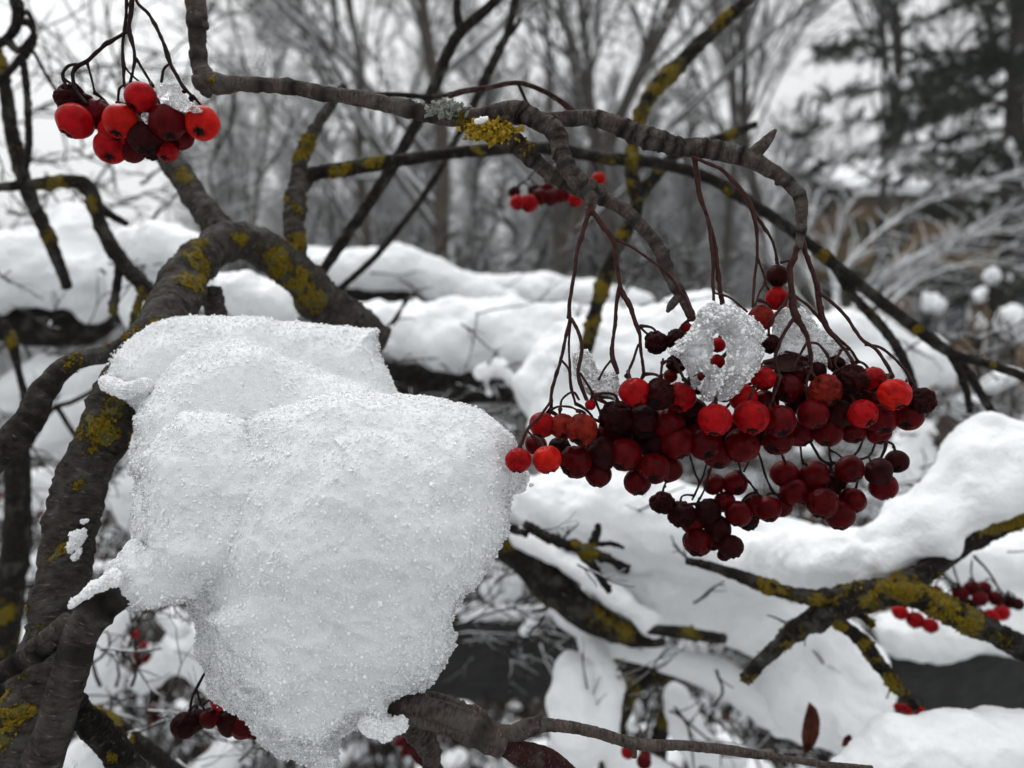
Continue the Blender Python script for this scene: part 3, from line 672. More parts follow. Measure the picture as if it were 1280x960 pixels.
snow('snow lump at the bottom under the small berry cluster', [[(290, 935, .6, 22), (270, 960, .6, 26)]], seed=21)
snow('low snow lump at the bottom edge beside the mossy limb', [[(100, 950, .6, 18), (110, 975, .6, 20)]], seed=29)
for _q, (_l, _c) in enumerate([
    ('bright snow pile right of the berry mass under the dark crossing twigs', [[(1140, 470, 1.2, 22), (1160, 440, 1.2, 18), (1175, 462, 1.2, 20)], [(1100, 420, 1.2, 24), (1140, 450, 1.2, 20)]]),
    ('small snow pad on the bush below the twig fork at the right', [[(1205, 505, 1.2, 12), (1222, 508, 1.2, 12)]]),
    ('snow pad beneath the widest seed head at the right edge', [[(1262, 470, 1.2, 12), (1240, 480, 1.2, 12)]]),
    ('snow behind the drooping weed stalks', [[(1150, 540, 1.1, 20), (1120, 600, 1.1, 30), (1180, 590, 1.1, 20)]])]):
    snow(_l, _c, .004, seed=32 + _q)
# snow-capped seed heads by the right edge
def seed_head(px, py, r, d, label):
    c = at(px, py, d); root = empty('seed_head', (c[0], c[1], 0), label, 'plant', 'snow-capped plants at the right edge')
    m = MB(); P = np.array([[c[0] + .04, c[1], 0], [c[0] + .02, c[1], c[2] * .5], [c[0], c[1], c[2]]]); P = spline(P, .05); add_tube(m, P, np.full(len(P), .004), 6)
    for s in range(7):
        a = s * .9; add_tube(m, np.array([c - [0, 0, .08], c - [0, 0, .04] + .02 * np.array([math.cos(a), math.sin(a), 0]), c + .035 * np.array([math.cos(a), math.sin(a), 0])]), np.full(3, .002), 4)
    m.build('stem', M['bush_dark'], root)
    V, F, N = chain_body([[(px, py, d, r), (px + 2, py + r * .4, d, r * .9)]], .006, None, 1, .022, .05, int(px)); mk('snow_cap', V, F, M['snow_far'], root)
seed_head(1240, 350, 10, 2.2, 'highest round snow-capped seed head at the right edge')
seed_head(1226, 368, 8, 2.2, 'small snow-capped seed head just left of the highest one')
seed_head(1222, 400, 11, 2.1, 'snow-capped seed head stacked beneath the small one')
seed_head(1160, 373, 12, 2.3, 'snow-capped seed head by itself in front of the house')
seed_head(1268, 402, 17, 2.0, 'widest snow-capped seed head touching the right edge')

# ------------------------------------------------------------------ limbs and twigs
M['crust'] = plain('lichen_crust_skin', (.155, .105, .010), .85, .55, 260)
BG = 'rowan limbs and twigs'
def proj(V):
    W = V - CAM; d = W @ FW; return 640 + FPX * (W @ RT) / d, 480 - FPX * (W @ UP) / d
def branch(label, parts, lich=(), mat='bark', near=True, rough=.06, rings=None, name='rowan_branch', cat='branch', group=BG, seed=0, moss=0.0):
    root = empty(name, at(*parts[0][1][0][:3]), label, cat, group)
    def lf(V):
        u, v = proj(V); s = np.zeros(len(V))
        for cx, cy, rr in lich: s = np.maximum(s, np.clip(1.25 - np.hypot(u - cx, v - cy) / rr, 0, 1))
        if moss: s = np.maximum(s, np.clip(moss + .5 * fbm(V * 45, 3, 57), 0, 1))
        return np.clip(s * (1 + 1.1 * fbm(V * (170 if near else 90), 3, 31)) - .14, 0, 1)
    crust = []
    for i, pt in enumerate(parts):
        pn, path = pt[0], pt[1]; kw = pt[2] if len(pt) > 2 else {}
        q = np.array([np.append(at(a, b, d), r * d / FPX) for a, b, d, r in path]); rm = q[:, 3].mean()
        sp = spline(q, max(rm * (.16 if near else .6), .0004)); C = sp[:, :3]; R = np.maximum(sp[:, 3], .0002)
        jn = fbm(np.column_stack([np.arange(len(C)) * .035, np.full(len(C), 3.1 * i), np.full(len(C), seed)]), 3, seed)
        jm = fbm(np.column_stack([np.arange(len(C)) * .035, np.full(len(C), 7.7 + i), np.full(len(C), seed)]), 3, seed + 9)
        w = np.minimum(1, np.minimum(np.arange(len(C)), np.arange(len(C))[::-1]) / 12.0)
        C = C + (np.outer(jn * w, RT) + np.outer(jm * w, UP)) * (R * (.30 if near else .45))[:, None]
        rg = kw.get('rings', rings); sd = seed * 13 + i
        ringp = None
        if rg:
            L = np.linalg.norm(np.diff(C, axis=0), axis=1).sum(); rr_ = np.random.default_rng(sd); ringp = np.cumsum(np.exp(rr_.normal(0, .75, 400)) * rg * 1.25); ringp = ringp[ringp < L]; amp = rr_.uniform(.15, 1, len(ringp)) ** 1.3
        def df(P, L, A, Rr, D):
            o = fbm(P / (Rr.mean() * .9), 4, sd) * Rr * rough * 1.3
            o += np.abs(vnoise(np.column_stack([L / (Rr.mean() * .22), A * .9, 0 * L]), sd)) * Rr * rough + (fbm(P / (Rr.mean() * .22), 3, sd + 2) * Rr * rough * .55 if near else 0)
            if ringp is not None:
                for p, am in zip(ringp, amp):
                    o += Rr * .16 * am * np.exp(-((L - p + .0008 * vnoise(np.column_stack([A * 1.3, 0 * A, 0 * A + p * 900]), 3)) / (rg * .12 + .0001)) ** 2)
            li = lf(P); o += li * (.0001 + .0009 * np.abs(fbm(P * 700, 3, 7))) * (1 if near else 2)
            return o
        def rf(L, A):
            z = np.zeros(len(L))
            if ringp is not None:
                for p, am in zip(ringp, amp): z = np.maximum(z, am * np.exp(-((L - p - rg * .22 + .0006 * vnoise(np.column_stack([A * 1.3, 0 * A, 0 * A + p * 900]), 3)) / (rg * .11 + .00012)) ** 2))
            return z
        m = MB(); add_tube(m, C, R, kw.get('sides', 44 if near else 14), df, lf, rf)
        # budded knots
        for (kx, ky, kd, kr) in kw.get('knots', []):
            c = at(kx, ky, kd); rr = kr * kd / FPX; t = np.linspace(-1, 1, 9)
            PP = c + np.outer(t, np.array([.6, 0, .5])) * rr; add_tube(m, PP, rr * np.sqrt(1 - (t * .97) ** 2) * .9, 12, lambda P, L, A, Rr, D: fbm(P / rr * 1.5, 3, 4) * Rr * .25, lf)
        if near and lich:
            VV = np.concatenate(m.V); LL = np.concatenate(m.A['lichen']); ok = np.where((LL > .35))[0]
            if len(ok) > 60:
                rr2 = np.random.default_rng(sd); k = rr2.choice(ok, min(1600, len(ok) // 2), p=LL[ok] ** 2 / (LL[ok] ** 2).sum())
                crust.append(VV[k] + rr2.normal(0, .00022, (len(k), 3)))
        m.build(pn, M[kw.get('mat', mat)], root)
    if crust:
        P = np.vstack(crust); grains('lichen_crust', P, np.random.default_rng(seed).uniform(.00022, .00062, len(P)), M['crust'], root, seed)
    return root
# thick mossy limb
branch('thick lichen-spotted limb rising from the bottom left and arching behind the big snow lump', [
    ('limb', [(-10, 1030, .205, 48), (26, 940, .21, 43), (60, 820, .22, 35), (90, 690, .23, 31), (110, 590, .235, 29), (138, 505, .24, 28), (174, 445, .25, 28), (212, 385, .27, 28), (246, 338, .29, 25), (290, 303, .31, 22), (335, 316, .32, 23), (380, 350, .33, 25), (420, 385, .34, 26), (470, 430, .35, 27)]),
    ('side_limb', [(290, 310, .31, 17), (262, 272, .32, 16), (235, 235, .33, 15), (210, 195, .34, 13), (185, 150, .35, 11), (165, 110, .36, 10)]),
    ('side_limb', [(372, 345, .325, 13), (369, 300, .33, 12), (370, 255, .335, 12), (374, 228, .34, 11)]),
    ('side_branch', [(372, 235, .34, 9), (375, 200, .345, 8), (392, 165, .35, 7), (412, 132, .355, 6), (430, 108, .36, 5)]),
    ('stub', [(265, 360, .30, 12), (268, 385, .30, 12), (275, 405, .30, 11)])],
    lich=[(238, 338, 34), (250, 310, 16), (385, 365, 36), (350, 325, 26), (372, 300, 18), (368, 250, 18), (120, 548, 32), (148, 500, 24), (152, 535, 20), (75, 700, 28), (20, 880, 42), (22, 905, 24), (230, 220, 14), (300, 300, 14), (100, 605, 10), (385, 215, 10), (0, 930, 20), (195, 400, 18), (374, 195, 16)],
    rough=.12, seed=1, moss=.10)
branch('slender limb with lichened fork running right behind the arching berry branch', [
    ('limb', [(376, 232, .345, 10), (392, 218, .35, 9), (430, 212, .355, 8), (480, 203, .36, 8), (540, 193, .365, 7), (610, 186, .37, 7), (690, 185, .38, 7), (760, 196, .385, 7), (820, 205, .39, 7), (890, 225, .39, 7), (960, 265, .385, 7), (1030, 320, .38, 7), (1090, 368, .38, 7), (1145, 410, .38, 7), (1190, 440, .38, 6), (1240, 455, .38, 5), (1300, 478, .38, 5)]),
    ('side_twig', [(1040, 330, .38, 5), (1075, 380, .385, 5), (1120, 430, .39, 6), (1140, 470, .40, 5), (1150, 520, .40, 5)]),
    ('side_twig', [(1160, 418, .38, 5), (1195, 450, .385, 5), (1225, 490, .39, 5), (1250, 530, .39, 4)]),
    ('side_twig', [(1185, 440, .38, 4), (1205, 480, .38, 4), (1213, 515, .38, 4)])],
    lich=[(470, 203, 22), (425, 212, 14), (795, 202, 18), (600, 186, 14), (1030, 325, 16), (1148, 412, 10), (1242, 455, 8)], near=False, mat='bark_dark', rough=.10, seed=2, moss=0.12)
branch('dark straight twig crossing behind the arch and forking at the top', [
    ('twig', [(400, 345, .42, 6), (440, 285, .42, 7), (490, 205, .42, 7), (530, 130, .42, 7), (562, 65, .42, 7), (577, 42, .42, 7), (610, 10, .42, 6), (640, -25, .42, 6)]),
    ('side_twig', [(576, 45, .42, 6), (572, 15, .42, 5), (572, -20, .42, 5)])], near=False, mat='bark_dark', rough=.1, seed=3)
branch('thinner dark twig leaning right behind the crossing one', [
    ('twig', [(420, 365, .5, 4), (470, 320, .5, 4), (515, 265, .5, 4), (555, 205, .5, 4), (590, 135, .5, 5), (612, 85, .5, 6), (632, 40, .5, 5), (648, -15, .5, 5)]),
    ('side_twig', [(620, 62, .5, 4), (640, 40, .5, 3), (650, 25, .5, 3)])], near=False, mat='bark_dark', rough=.1, seed=4)
branch('forked olive stem with orange lichen climbing to the top right of centre', [
    ('stem', [(725, 470, .45, 8), (738, 420, .45, 8), (752, 360, .45, 8), (775, 300, .45, 8), (795, 255, .45, 8), (788, 210, .45, 8), (795, 160, .45, 7), (812, 120, .45, 8), (845, 88, .45, 9), (885, 45, .45, 8), (925, 5, .45, 7), (960, -30, .45, 7)]),
    ('side_stem', [(795, 250, .45, 7), (822, 215, .45, 7), (850, 190, .44, 6), (890, 178, .44, 6), (945, 155, .44, 4)]),
    ('stub', [(815, 118, .45, 5), (832, 98, .45, 10), (848, 85, .45, 6)])],
    lich=[(795, 245, 30), (788, 200, 20), (762, 340, 20), (840, 92, 22), (905, 172, 22), (905, 20, 26), (740, 400, 20), (830, 210, 14), (780, 290, 16)], near=False, mat='bark_dark', rough=.12, seed=5, moss=0.35)
branch('dark crossing twigs with olive lichen at the left edge', [
    ('twig', [(-20, 236, .42, 5), (40, 232, .42, 6), (90, 228, .42, 7), (112, 240, .42, 8), (125, 290, .42, 8), (150, 330, .42, 9), (175, 355, .42, 10), (192, 375, .42, 8)]),
    ('side_twig', [(100, 232, .42, 5), (130, 262, .43, 5), (158, 280, .43, 4)]),
    ('side_twig', [(-15, 40, .45, 7), (5, 90, .45, 7), (15, 160, .45, 8), (32, 230, .45, 8), (50, 270, .45, 8), (70, 320, .45, 7), (84, 360, .45, 6)]),
    ('side_twig', [(150, 330, .42, 5), (146, 360, .42, 5), (140, 392, .42, 4)]),
    ('side_twig', [(175, 370, .42, 4), (168, 400, .42, 4), (162, 420, .42, 3)])],
    lich=[(60, 230, 24), (115, 255, 16), (135, 310, 18), (175, 358, 24), (20, 215, 14)], near=False, mat='bark_dark', rough=.14, seed=6, moss=0.3)
branch('knotted twig tangle in the top left corner', [
    ('twig', [(-10, 60, .4, 4), (15, 40, .4, 5), (22, 12, .4, 7), (10, -20, .4, 6)]),
    ('side_twig', [(-8, 60, .4, 4), (8, 50, .4, 5), (25, 62, .4, 4), (42, 45, .4, 3), (38, 30, .4, 4), (25, 28, .4, 4)]),
    ('side_twig', [(-10, 110, .4, 3), (15, 85, .4, 4), (38, 60, .4, 4), (44, 42, .4, 3)]),
    ('side_twig', [(28, 70, .4, 4), (33, 120, .4, 4), (35, 180, .4, 4), (28, 230, .4, 3)]),
    ('side_twig', [(20, 20, .4, 3), (35, 15, .4, 3), (42, 32, .4, 3)]),
    ('side_twig', [(42, 65, .4, 2), (65, 105, .42, 2), (80, 125, .44, 2)])], near=False, mat='bark_dark', rough=.2, seed=7)
branch('ridged side twig at the left, joining the mossy limb with green lichen', [
    ('twig', [(-25, 590, .235, 19), (10, 555, .235, 19), (38, 520, .238, 17), (58, 485, .24, 15), (82, 458, .243, 12), (110, 447, .245, 10), (140, 440, .248, 11), (170, 425, .25, 12), (195, 410, .252, 12)], {'rings': .0042})],
    lich=[(92, 453, 18), (136, 440, 16), (165, 425, 20), (180, 415, 18)], rough=.06, seed=8)
branch('yellow-brown upright twig by the left edge below the snow bank', [
    ('twig', [(5, 400, .45, 4), (16, 430, .45, 6), (24, 465, .45, 4), (32, 500, .45, 5), (35, 530, .45, 3)]),
    ('side_twig', [(50, 500, .5, 2), (20, 530, .5, 3), (-15, 560, .5, 3)]), ('side_twig', [(150, 470, .5, 3), (95, 500, .5, 3), (60, 520, .5, 3), (15, 600, .5, 2)]),
    ('side_twig', [(72, 510, .5, 3), (95, 545, .5, 3), (110, 560, .5, 3)])],
    lich=[(14, 425, 14), (33, 510, 14)], near=False, mat='bark_dark', seed=9)
branch('blurred dark trunk at the left edge with yellow lichen low down', [
    ('trunk', [(20, 560, .5, 14), (18, 640, .5, 15), (8, 760, .5, 17), (-2, 900, .5, 20), (-6, 1020, .5, 22)])], lich=[(4, 765, 26), (25, 800, 14), (0, 820, 16)], near=False, mat='bark_dark', rough=.1, seed=10)
# near branch at the bottom left
branch('smooth forked branch in front at the bottom left, tip sunk in the snow lump', [
    ('limb', [(35, 1010, .19, 27), (52, 960, .19, 24), (70, 900, .19, 22), (80, 850, .19, 21), (92, 800, .19, 21), (118, 765, .192, 22), (140, 745, .194, 21), (165, 730, .198, 18), (200, 715, .205, 15)], {'rings': .009, 'knots': [(44, 806, .189, 12)]}),
    ('side_branch', [(-30, 850, .19, 13), (5, 835, .19, 12), (35, 818, .19, 12), (60, 800, .19, 15), (90, 778, .191, 16)], {'rings': .006})],
    lich=[(65, 825, 12)], mat='bark', rough=.045, seed=11)
branch('rough dark branch dropping away at the bottom left behind the smooth fork', [
    ('limb', [(60, 850, .23, 15), (95, 885, .235, 16), (125, 915, .24, 17), (150, 945, .245, 17), (180, 990, .25, 17)])], lich=[(140, 950, 10)], rough=.14, seed=12, mat='bark_dark')
branch('blurred yellow-lichened stem at the bottom left', [
    ('stem', [(95, 880, .36, 7), (130, 900, .36, 9), (165, 925, .36, 10), (200, 950, .36, 10), (240, 985, .36, 10)])], lich=[(130, 902, 30), (160, 922, 16)], near=False, mat='bark_dark', seed=13)
# bottom centre branch coming out of the lump
branch('speckled red-brown branch leaving the foot of the snow lump and forking into a thin twig', [
    ('limb', [(455, 868, .205, 15), (490, 880, .204, 16), (520, 888, .203, 18), (560, 902, .201, 19), (600, 918, .20, 20), (630, 930, .20, 18)], {'rings': .008}),
    ('side_branch', [(625, 925, .20, 13), (650, 945, .20, 15), (680, 955, .2, 16), (700, 962, .2, 12), (735, 985, .2, 10)], {'rings': .006, 'mat': 'bark_red'}),
    ('twig', [(608, 920, .20, 14), (640, 918, .20, 11), (665, 908, .20, 11), (690, 905, .20, 8), (740, 913, .20, 7), (800, 930, .20, 7), (860, 932, .202, 6), (920, 938, .204, 6), (980, 948, .206, 4), (1040, 957, .208, 4), (1090, 960, .21, 3)]),
    ('spur', [(655, 912, .2, 9), (668, 903, .199, 6), (677, 893, .198, 2)]),
    ('spur', [(788, 930, .2, 5), (792, 938, .2, 4), (793, 947, .2, 3)])],
    mat='bark_twig', rough=.05, seed=14)
branch('curled brown dead stems behind the speckled branch', [
    ('stem', [(530, 880, .215, 6), (570, 885, .215, 10), (600, 900, .216, 9), (620, 915, .217, 5)]), ('stem', [(510, 870, .21, 4), (545, 872, .212, 6), (575, 880, .214, 3)]), ('stem', [(500, 900, .21, 9), (530, 930, .212, 12), (545, 975, .214, 10)])], mat='bark_twig', rough=.2, seed=15)
# the arching berry-bearing branch
branch('arching grey branch that carries the berries, yellow and grey lichen at its fork', [
    ('limb', [(243, -25, .235, 11), (245, 15, .235, 12), (246, 45, .235, 10), (250, 80, .233, 10), (262, 104, .23, 13), (300, 105, .228, 9), (360, 110, .225, 9), (420, 120, .222, 9), (490, 132, .22, 10), (550, 142, .218, 11), (600, 148, .215, 12), (640, 146, .212, 9)],
     {'rings': .012, 'knots': [(256, 32, .235, 7), (252, 104, .229, 13), (258, 112, .229, 11)]}),
    ('side_branch', [(580, 150, .216, 11), (625, 165, .214, 12), (655, 190, .213, 10), (690, 218, .212, 9), (730, 240, .212, 8), (770, 255, .21, 8), (800, 282, .209, 8), (825, 315, .208, 8), (840, 350, .207, 8), (858, 385, .206, 6), (866, 400, .206, 5)], {'rings': .0035}),
    ('spur_branch', [(600, 145, .213, 9), (640, 136, .211, 10), (665, 146, .21, 12), (688, 163, .208, 12), (700, 190, .206, 11), (712, 212, .204, 11), (730, 228, .203, 9), (738, 245, .203, 8), (737, 268, .203, 6)], {'rings': .0016, 'knots': [(716, 228, .202, 9), (752, 238, .203, 9), (740, 230, .202, 9)]}),
    ('spur_branch', [(640, 148, .214, 7), (690, 148, .213, 9), (740, 150, .211, 10), (790, 165, .208, 12), (820, 175, .206, 13), (850, 185, .205, 11), (890, 190, .204, 12), (930, 200, .203, 11), (965, 215, .202, 9), (990, 235, .202, 8), (1002, 252, .202, 8), (1002, 285, .202, 6), (998, 310, .202, 5)], {'rings': .0026, 'knots': [(972, 228, .202, 5), (868, 188, .205, 8)]}),
    ('bud', [(852, 368, .206, 4), (845, 374, .206, 5), (839, 382, .206, 5), (834, 390, .206, 2)]), ('bud', [(822, 308, .208, 4), (829, 312, .207, 5), (836, 315, .207, 3)]),
    ('bud', [(936, 198, .203, 9), (950, 185, .202, 8), (962, 172, .201, 6), (970, 162, .2, 2)])],
    lich=[(615, 165, 26), (575, 148, 12), (590, 160, 16), (655, 185, 12), (262, 100, 8)], mat='bark_twig', rough=.07, seed=16)
# grey leafy lichen tuft on the arch
def lichen_tuft(label, cx, cy, d, w, col, n=160, seed=0):
    r = np.random.default_rng(seed); c = np.array([at(cx + r.normal(0, w), cy + r.normal(0, w * .42), d + r.normal(0, .0015)) for _ in range(n)])
    o = grains('lichen_tuft', c, r.uniform(.0004, .0011, n), plain('lichen_' + str(seed), col, .8, .3, 900), None, seed, None); tag(o, label, 'lichen', 'lichen growing on the arching branch')
lichen_tuft('grey-white leafy lichen on top of the arching branch', 556, 136, .213, 10, (.20, .21, .18), 320, 1)
lichen_tuft('yellow crusty lichen under the fork of the arching branch', 612, 164, .208, 13, (.26, .17, .015), 420, 2)
branch('thin reddish twigs fanning out behind the arching branch', [
    ('twig', [(560, 120, .26, 4), (610, 108, .26, 3), (650, 104, .26, 3), (690, 120, .26, 3), (720, 142, .26, 4), (745, 160, .26, 2)], {'mat': 'bark_red'}),
    ('twig', [(648, 105, .26, 2), (655, 120, .26, 2), (664, 140, .26, 2)]), ('twig', [(400, 112, .3, 3), (470, 118, .3, 3), (540, 120, .3, 3), (590, 112, .3, 2)])], mat='bark_dark', seed=17, near=False)
# right lower branches
branch('dark forked branch with mustard lichen reaching in from the lower right', [
    ('limb', [(1310, 620, .34, 14), (1270, 645, .34, 14), (1220, 670, .34, 13), (1170, 705, .335, 13), (1120, 735, .33, 15), (1060, 755, .33, 17), (1010, 775, .33, 14), (975, 805, .33, 9), (930, 850, .33, 7)]),
    ('side_branch', [(1330, 840, .32, 14), (1280, 812, .32, 14), (1235, 790, .32, 14), (1190, 765, .32, 15), (1140, 742, .325, 15), (1095, 738, .33, 14), (1040, 748, .33, 12), (1000, 745, .33, 9), (950, 730, .33, 8), (900, 712, .33, 6), (858, 701, .33, 4)]),
    ('side_twig', [(1045, 775, .33, 7), (1075, 800, .33, 8), (1100, 830, .33, 8), (1120, 860, .33, 6), (1145, 885, .33, 5)]),
    ('side_twig', [(1065, 765, .33, 4), (1080, 772, .33, 4), (1090, 782, .33, 3)])],
    lich=[(1170, 755, 46), (1210, 778, 26), (1085, 738, 24), (985, 742, 28), (960, 735, 18), (1235, 660, 26), (1270, 655, 24), (1090, 815, 22), (1115, 850, 16), (1050, 780, 12), (1130, 705, 14)], near=True, mat='bark_dark', rough=.12, seed=18, moss=0.28)
branch('dark slanting limb with olive moss under the snow drift', [
    ('limb', [(590, 640, .47, 14), (630, 680, .47, 19), (680, 725, .47, 22), (740, 765, .47, 19), (795, 795, .475, 12), (830, 802, .48, 5)])], lich=[(750, 775, 24), (780, 790, 18)], near=False, mat='bark_dark', rough=.12, seed=19, moss=0.22)
branch('short mossy limb stub poking from the drift', [('limb', [(800, 786, .47, 5), (850, 790, .455, 7), (905, 798, .47, 6)])], lich=[(865, 790, 22)], near=False, mat='bark_dark', rough=.12, seed=20)
branch('scraggly bud-tipped twig lying on the drift', [
    ('twig', [(655, 655, .38, 5), (690, 672, .38, 6), (730, 685, .38, 6), (760, 698, .38, 5), (785, 715, .38, 4)]),
    ('side_twig', [(715, 680, .38, 5), (735, 700, .38, 5), (762, 740, .38, 4)]), ('side_twig', [(735, 688, .38, 4), (745, 670, .38, 5), (748, 655, .38, 3)]),
    ('side_twig', [(745, 680, .38, 3), (765, 680, .38, 3), (780, 685, .38, 2)]), ('side_twig', [(660, 668, .38, 4), (640, 660, .38, 5), (630, 655, .38, 4)]), ('side_twig', [(760, 700, .38, 3), (775, 705, .38, 3), (788, 708, .38, 2)])],
    lich=[(738, 690, 18), (720, 680, 10)], near=False, mat='bark_dark', rough=.3, seed=21)
branch('dark limb beneath the snow bank at the left edge', [('limb', [(-80, 400, .71, 24), (0, 402, .71, 26), (60, 408, .71, 28), (110, 408, .71, 22), (150, 395, .72, 8)])], near=False, mat='bark_dark', rough=.1, seed=22)
branch('dark limb beneath the long snow roll', [('limb', [(420, 470, .76, 16), (500, 476, .76, 22), (560, 478, .76, 24), (620, 476, .76, 24), (670, 480, .77, 26), (720, 482, .78, 14)])], near=False, mat='bark_dark', rough=.15, seed=23)
branch('dark limb under the humped snow', [('limb', [(380, 365, 1.12, 10), (480, 366, 1.12, 12), (560, 376, 1.12, 10), (640, 385, 1.12, 7)])], near=False, mat='bark_dark', rough=.15, seed=24)
branch('mossy stems in the dark gap at bottom centre', [
    ('stem', [(760, 980, .62, 14), (775, 900, .62, 12), (790, 850, .62, 10), (800, 820, .62, 8)]), ('stem', [(820, 980, .62, 9), (830, 910, .62, 9), (850, 860, .62, 8)]), ('stem', [(740, 860, .65, 16), (800, 840, .65, 20), (860, 830, .65, 12)])],
    lich=[(790, 870, 30), (840, 900, 26), (770, 930, 20)], near=False, mat='bark_dark', rough=.2, seed=25, moss=0.35)
branch('dry drooping weed stalks behind the right berries', [
    ('stem', [(1180, 520, .6, 5), (1190, 550, .6, 12), (1192, 590, .6, 10), (1185, 610, .6, 5)]), ('stem', [(1200, 540, .6, 5), (1212, 570, .6, 7), (1214, 600, .6, 4)])], near=False, mat='bark_twig', rough=.5, seed=26)

# ------------------------------------------------------------------ the big snow lump
def big_lump():
    def dc(base, sx, sy, cx, cy, q=0):
        return lambda u, v: base + sx * (np.asarray(u) - cx) + sy * (np.asarray(v) - cy) + q * np.maximum(0, np.asarray(v) - cy - 60) ** 2
    back = [(128, 470), (145, 443), (170, 425), (200, 408), (240, 396), (300, 394), (330, 396), (350, 402), (372, 400), (420, 402), (472, 404), (480, 412), (474, 425), (476, 445), (490, 465), (503, 492), (500, 560), (420, 640), (260, 600), (180, 520), (150, 500)]
    mid = [(160, 520), (172, 498), (200, 472), (226, 446), (255, 430), (285, 424), (330, 428), (380, 450), (430, 470), (480, 488), (520, 520), (500, 620), (400, 700), (300, 740), (215, 752), (180, 730), (172, 700), (178, 660), (170, 620), (176, 600), (164, 585), (168, 550)]
    front = [(270, 590), (288, 560), (312, 528), (350, 506), (400, 494), (450, 490), (500, 496), (545, 502), (590, 515), (620, 530), (640, 548), (640, 575), (650, 590), (646, 603), (634, 618), (630, 645), (622, 680), (606, 715), (600, 735), (588, 750), (576, 770), (578, 800), (562, 832), (545, 858), (515, 872), (492, 884), (500, 905), (492, 925), (468, 922), (445, 912), (428, 918), (418, 935), (420, 958), (404, 966), (390, 952), (355, 942), (332, 930), (312, 898), (288, 878), (268, 862), (258, 835), (243, 820), (246, 800), (243, 775), (232, 760), (235, 720), (250, 660)]
    neck = [(128, 722), (140, 700), (150, 688), (170, 676), (200, 690), (250, 700), (280, 720), (240, 750), (222, 750), (205, 752), (190, 760), (170, 756), (150, 752), (138, 742)]
    hill = [(415, 545), (455, 535), (520, 560), (575, 600), (600, 680), (575, 790), (500, 860), (430, 890), (340, 850), (300, 780), (330, 700), (380, 620)]
    low = [(250, 770), (300, 745), (380, 770), (460, 800), (480, 860), (440, 905), (400, 940), (350, 930), (300, 880), (262, 840)]
    lob1 = [(178, 570), (230, 520), (300, 530), (350, 600), (345, 680), (280, 728), (215, 735), (185, 700), (182, 640)]
    lob2 = [(256, 775), (300, 738), (360, 728), (420, 750), (440, 820), (400, 880), (340, 890), (285, 855)]
    lob3 = [(430, 560), (500, 545), (570, 590), (585, 680), (540, 740), (470, 730), (430, 650)]
    V, F, N = slab_body([
        (back, dc(.243, .00001, -.00006, 300, 450), .014, 45), (mid, dc(.222, .00003, -.00006, 300, 560), .014, 50),
        (front, lambda u, v: dc(.2035, -.00001, -.00005, 440, 600, 3.0e-7)(u, v) + 6e-7 * np.maximum(0, 390 - np.asarray(u)) ** 2 + 6e-7 * np.maximum(0, np.asarray(u) - 550) ** 2, .018, 80), (neck, dc(.199, 0, 0, 200, 720), .008, 30),
        (hill, dc(.190, 0, .00002, 440, 600, 1.3e-7), .012, 110), (low, dc(.196, 0, .00002, 350, 800), .010, 60), (lob1, dc(.2010, .00002, -.00004, 270, 620), .0105, 60), (lob2, dc(.1905, 0, 0, 340, 800), .0085, 55), (lob3, dc(.1885, -.00002, -.00002, 500, 620), .0090, 80)], .00050, .0022)
    f1 = fbm(V / .026, 3, 3); V = V + N * (f1 * .0024)[:, None]
    f2 = np.abs(fbm(V / .0065, 3, 14)); V = V + N * (fbm(V / .012, 3, 44) * .0006)[:, None]; side = np.clip(.55 - N[:, 2], .15, 1.2)
    low_ = np.clip((1.335 - V[:, 2]) / .03, .25, 1.3)
    V = V + N * (-f2 * .0010 * low_)[:, None]
    N2 = vnormals(V, F); V = V + N2 * (vnoise(V / .0011, 5) * .00022 + vnoise(V / .0006, 8) * .00013)[:, None]
    root = empty('snow_clump', V.mean(0), 'big rounded lump of wet grainy snow hanging on the mossy limb, left of centre', 'snow')
    mk('snow_body', V, F, M['snow_near'], root)
    r = np.random.default_rng(4); vis = np.where(((V - CAM) * N).sum(1) < .02)[0]
    fac = np.abs(((V[vis] - CAM) / np.linalg.norm(V[vis] - CAM, axis=1)[:, None] * N[vis]).sum(1))
    wgt = .5 + 1.0 * (1 - fac) ** 2 + .5 * np.clip(fbm(V[vis] / .009, 2, 71), 0, 1); k = r.choice(vis, 46000, p=wgt / wgt.sum()); sz = r.gamma(3, .00006, len(k)) + .00005
    grains('snow_grains', V[k] + N[k] * (sz * .4)[:, None] + r.normal(0, .0001, (len(k), 3)), sz, M['grain'], root, 3)
    lowf = np.clip((1.34 - V[vis, 2]) / .035, 0, 1); w2 = np.clip(1 - fac - .45, 0, 1) ** 2 * 3 * np.clip(.75 - N[vis, 2], .03, 1) + .012 * lowf * np.clip(fbm(V[vis] / .006, 2, 81), 0, 1); k = r.choice(vis, 11000, p=w2 / w2.sum()); sz = r.gamma(4, .00006, len(k)) + .0001
    grains('ice_grains', V[k] + N[k] * (sz * .7)[:, None] + r.normal(0, .00015, (len(k), 3)), sz, M['glass'], root, 5)
big_lump()
def small_snow(label, chains, vox, seed, parent_grains=900, group='wet snow patches on the near branches', gs=.00022):
    V, F, N = chain_body(chains, vox, None, 1.0, vox * 1.2, vox * 5, seed)
    root = empty('snow_patch', V.mean(0), label, 'snow', group); mk('snow_body', V, F, M['snow_near'], root)
    r = np.random.default_rng(seed); k = r.integers(0, len(V), parent_grains); grains('ice_grains', V[k], r.gamma(4, gs / 4, len(k)) + .0001, M['grain'], root, seed)
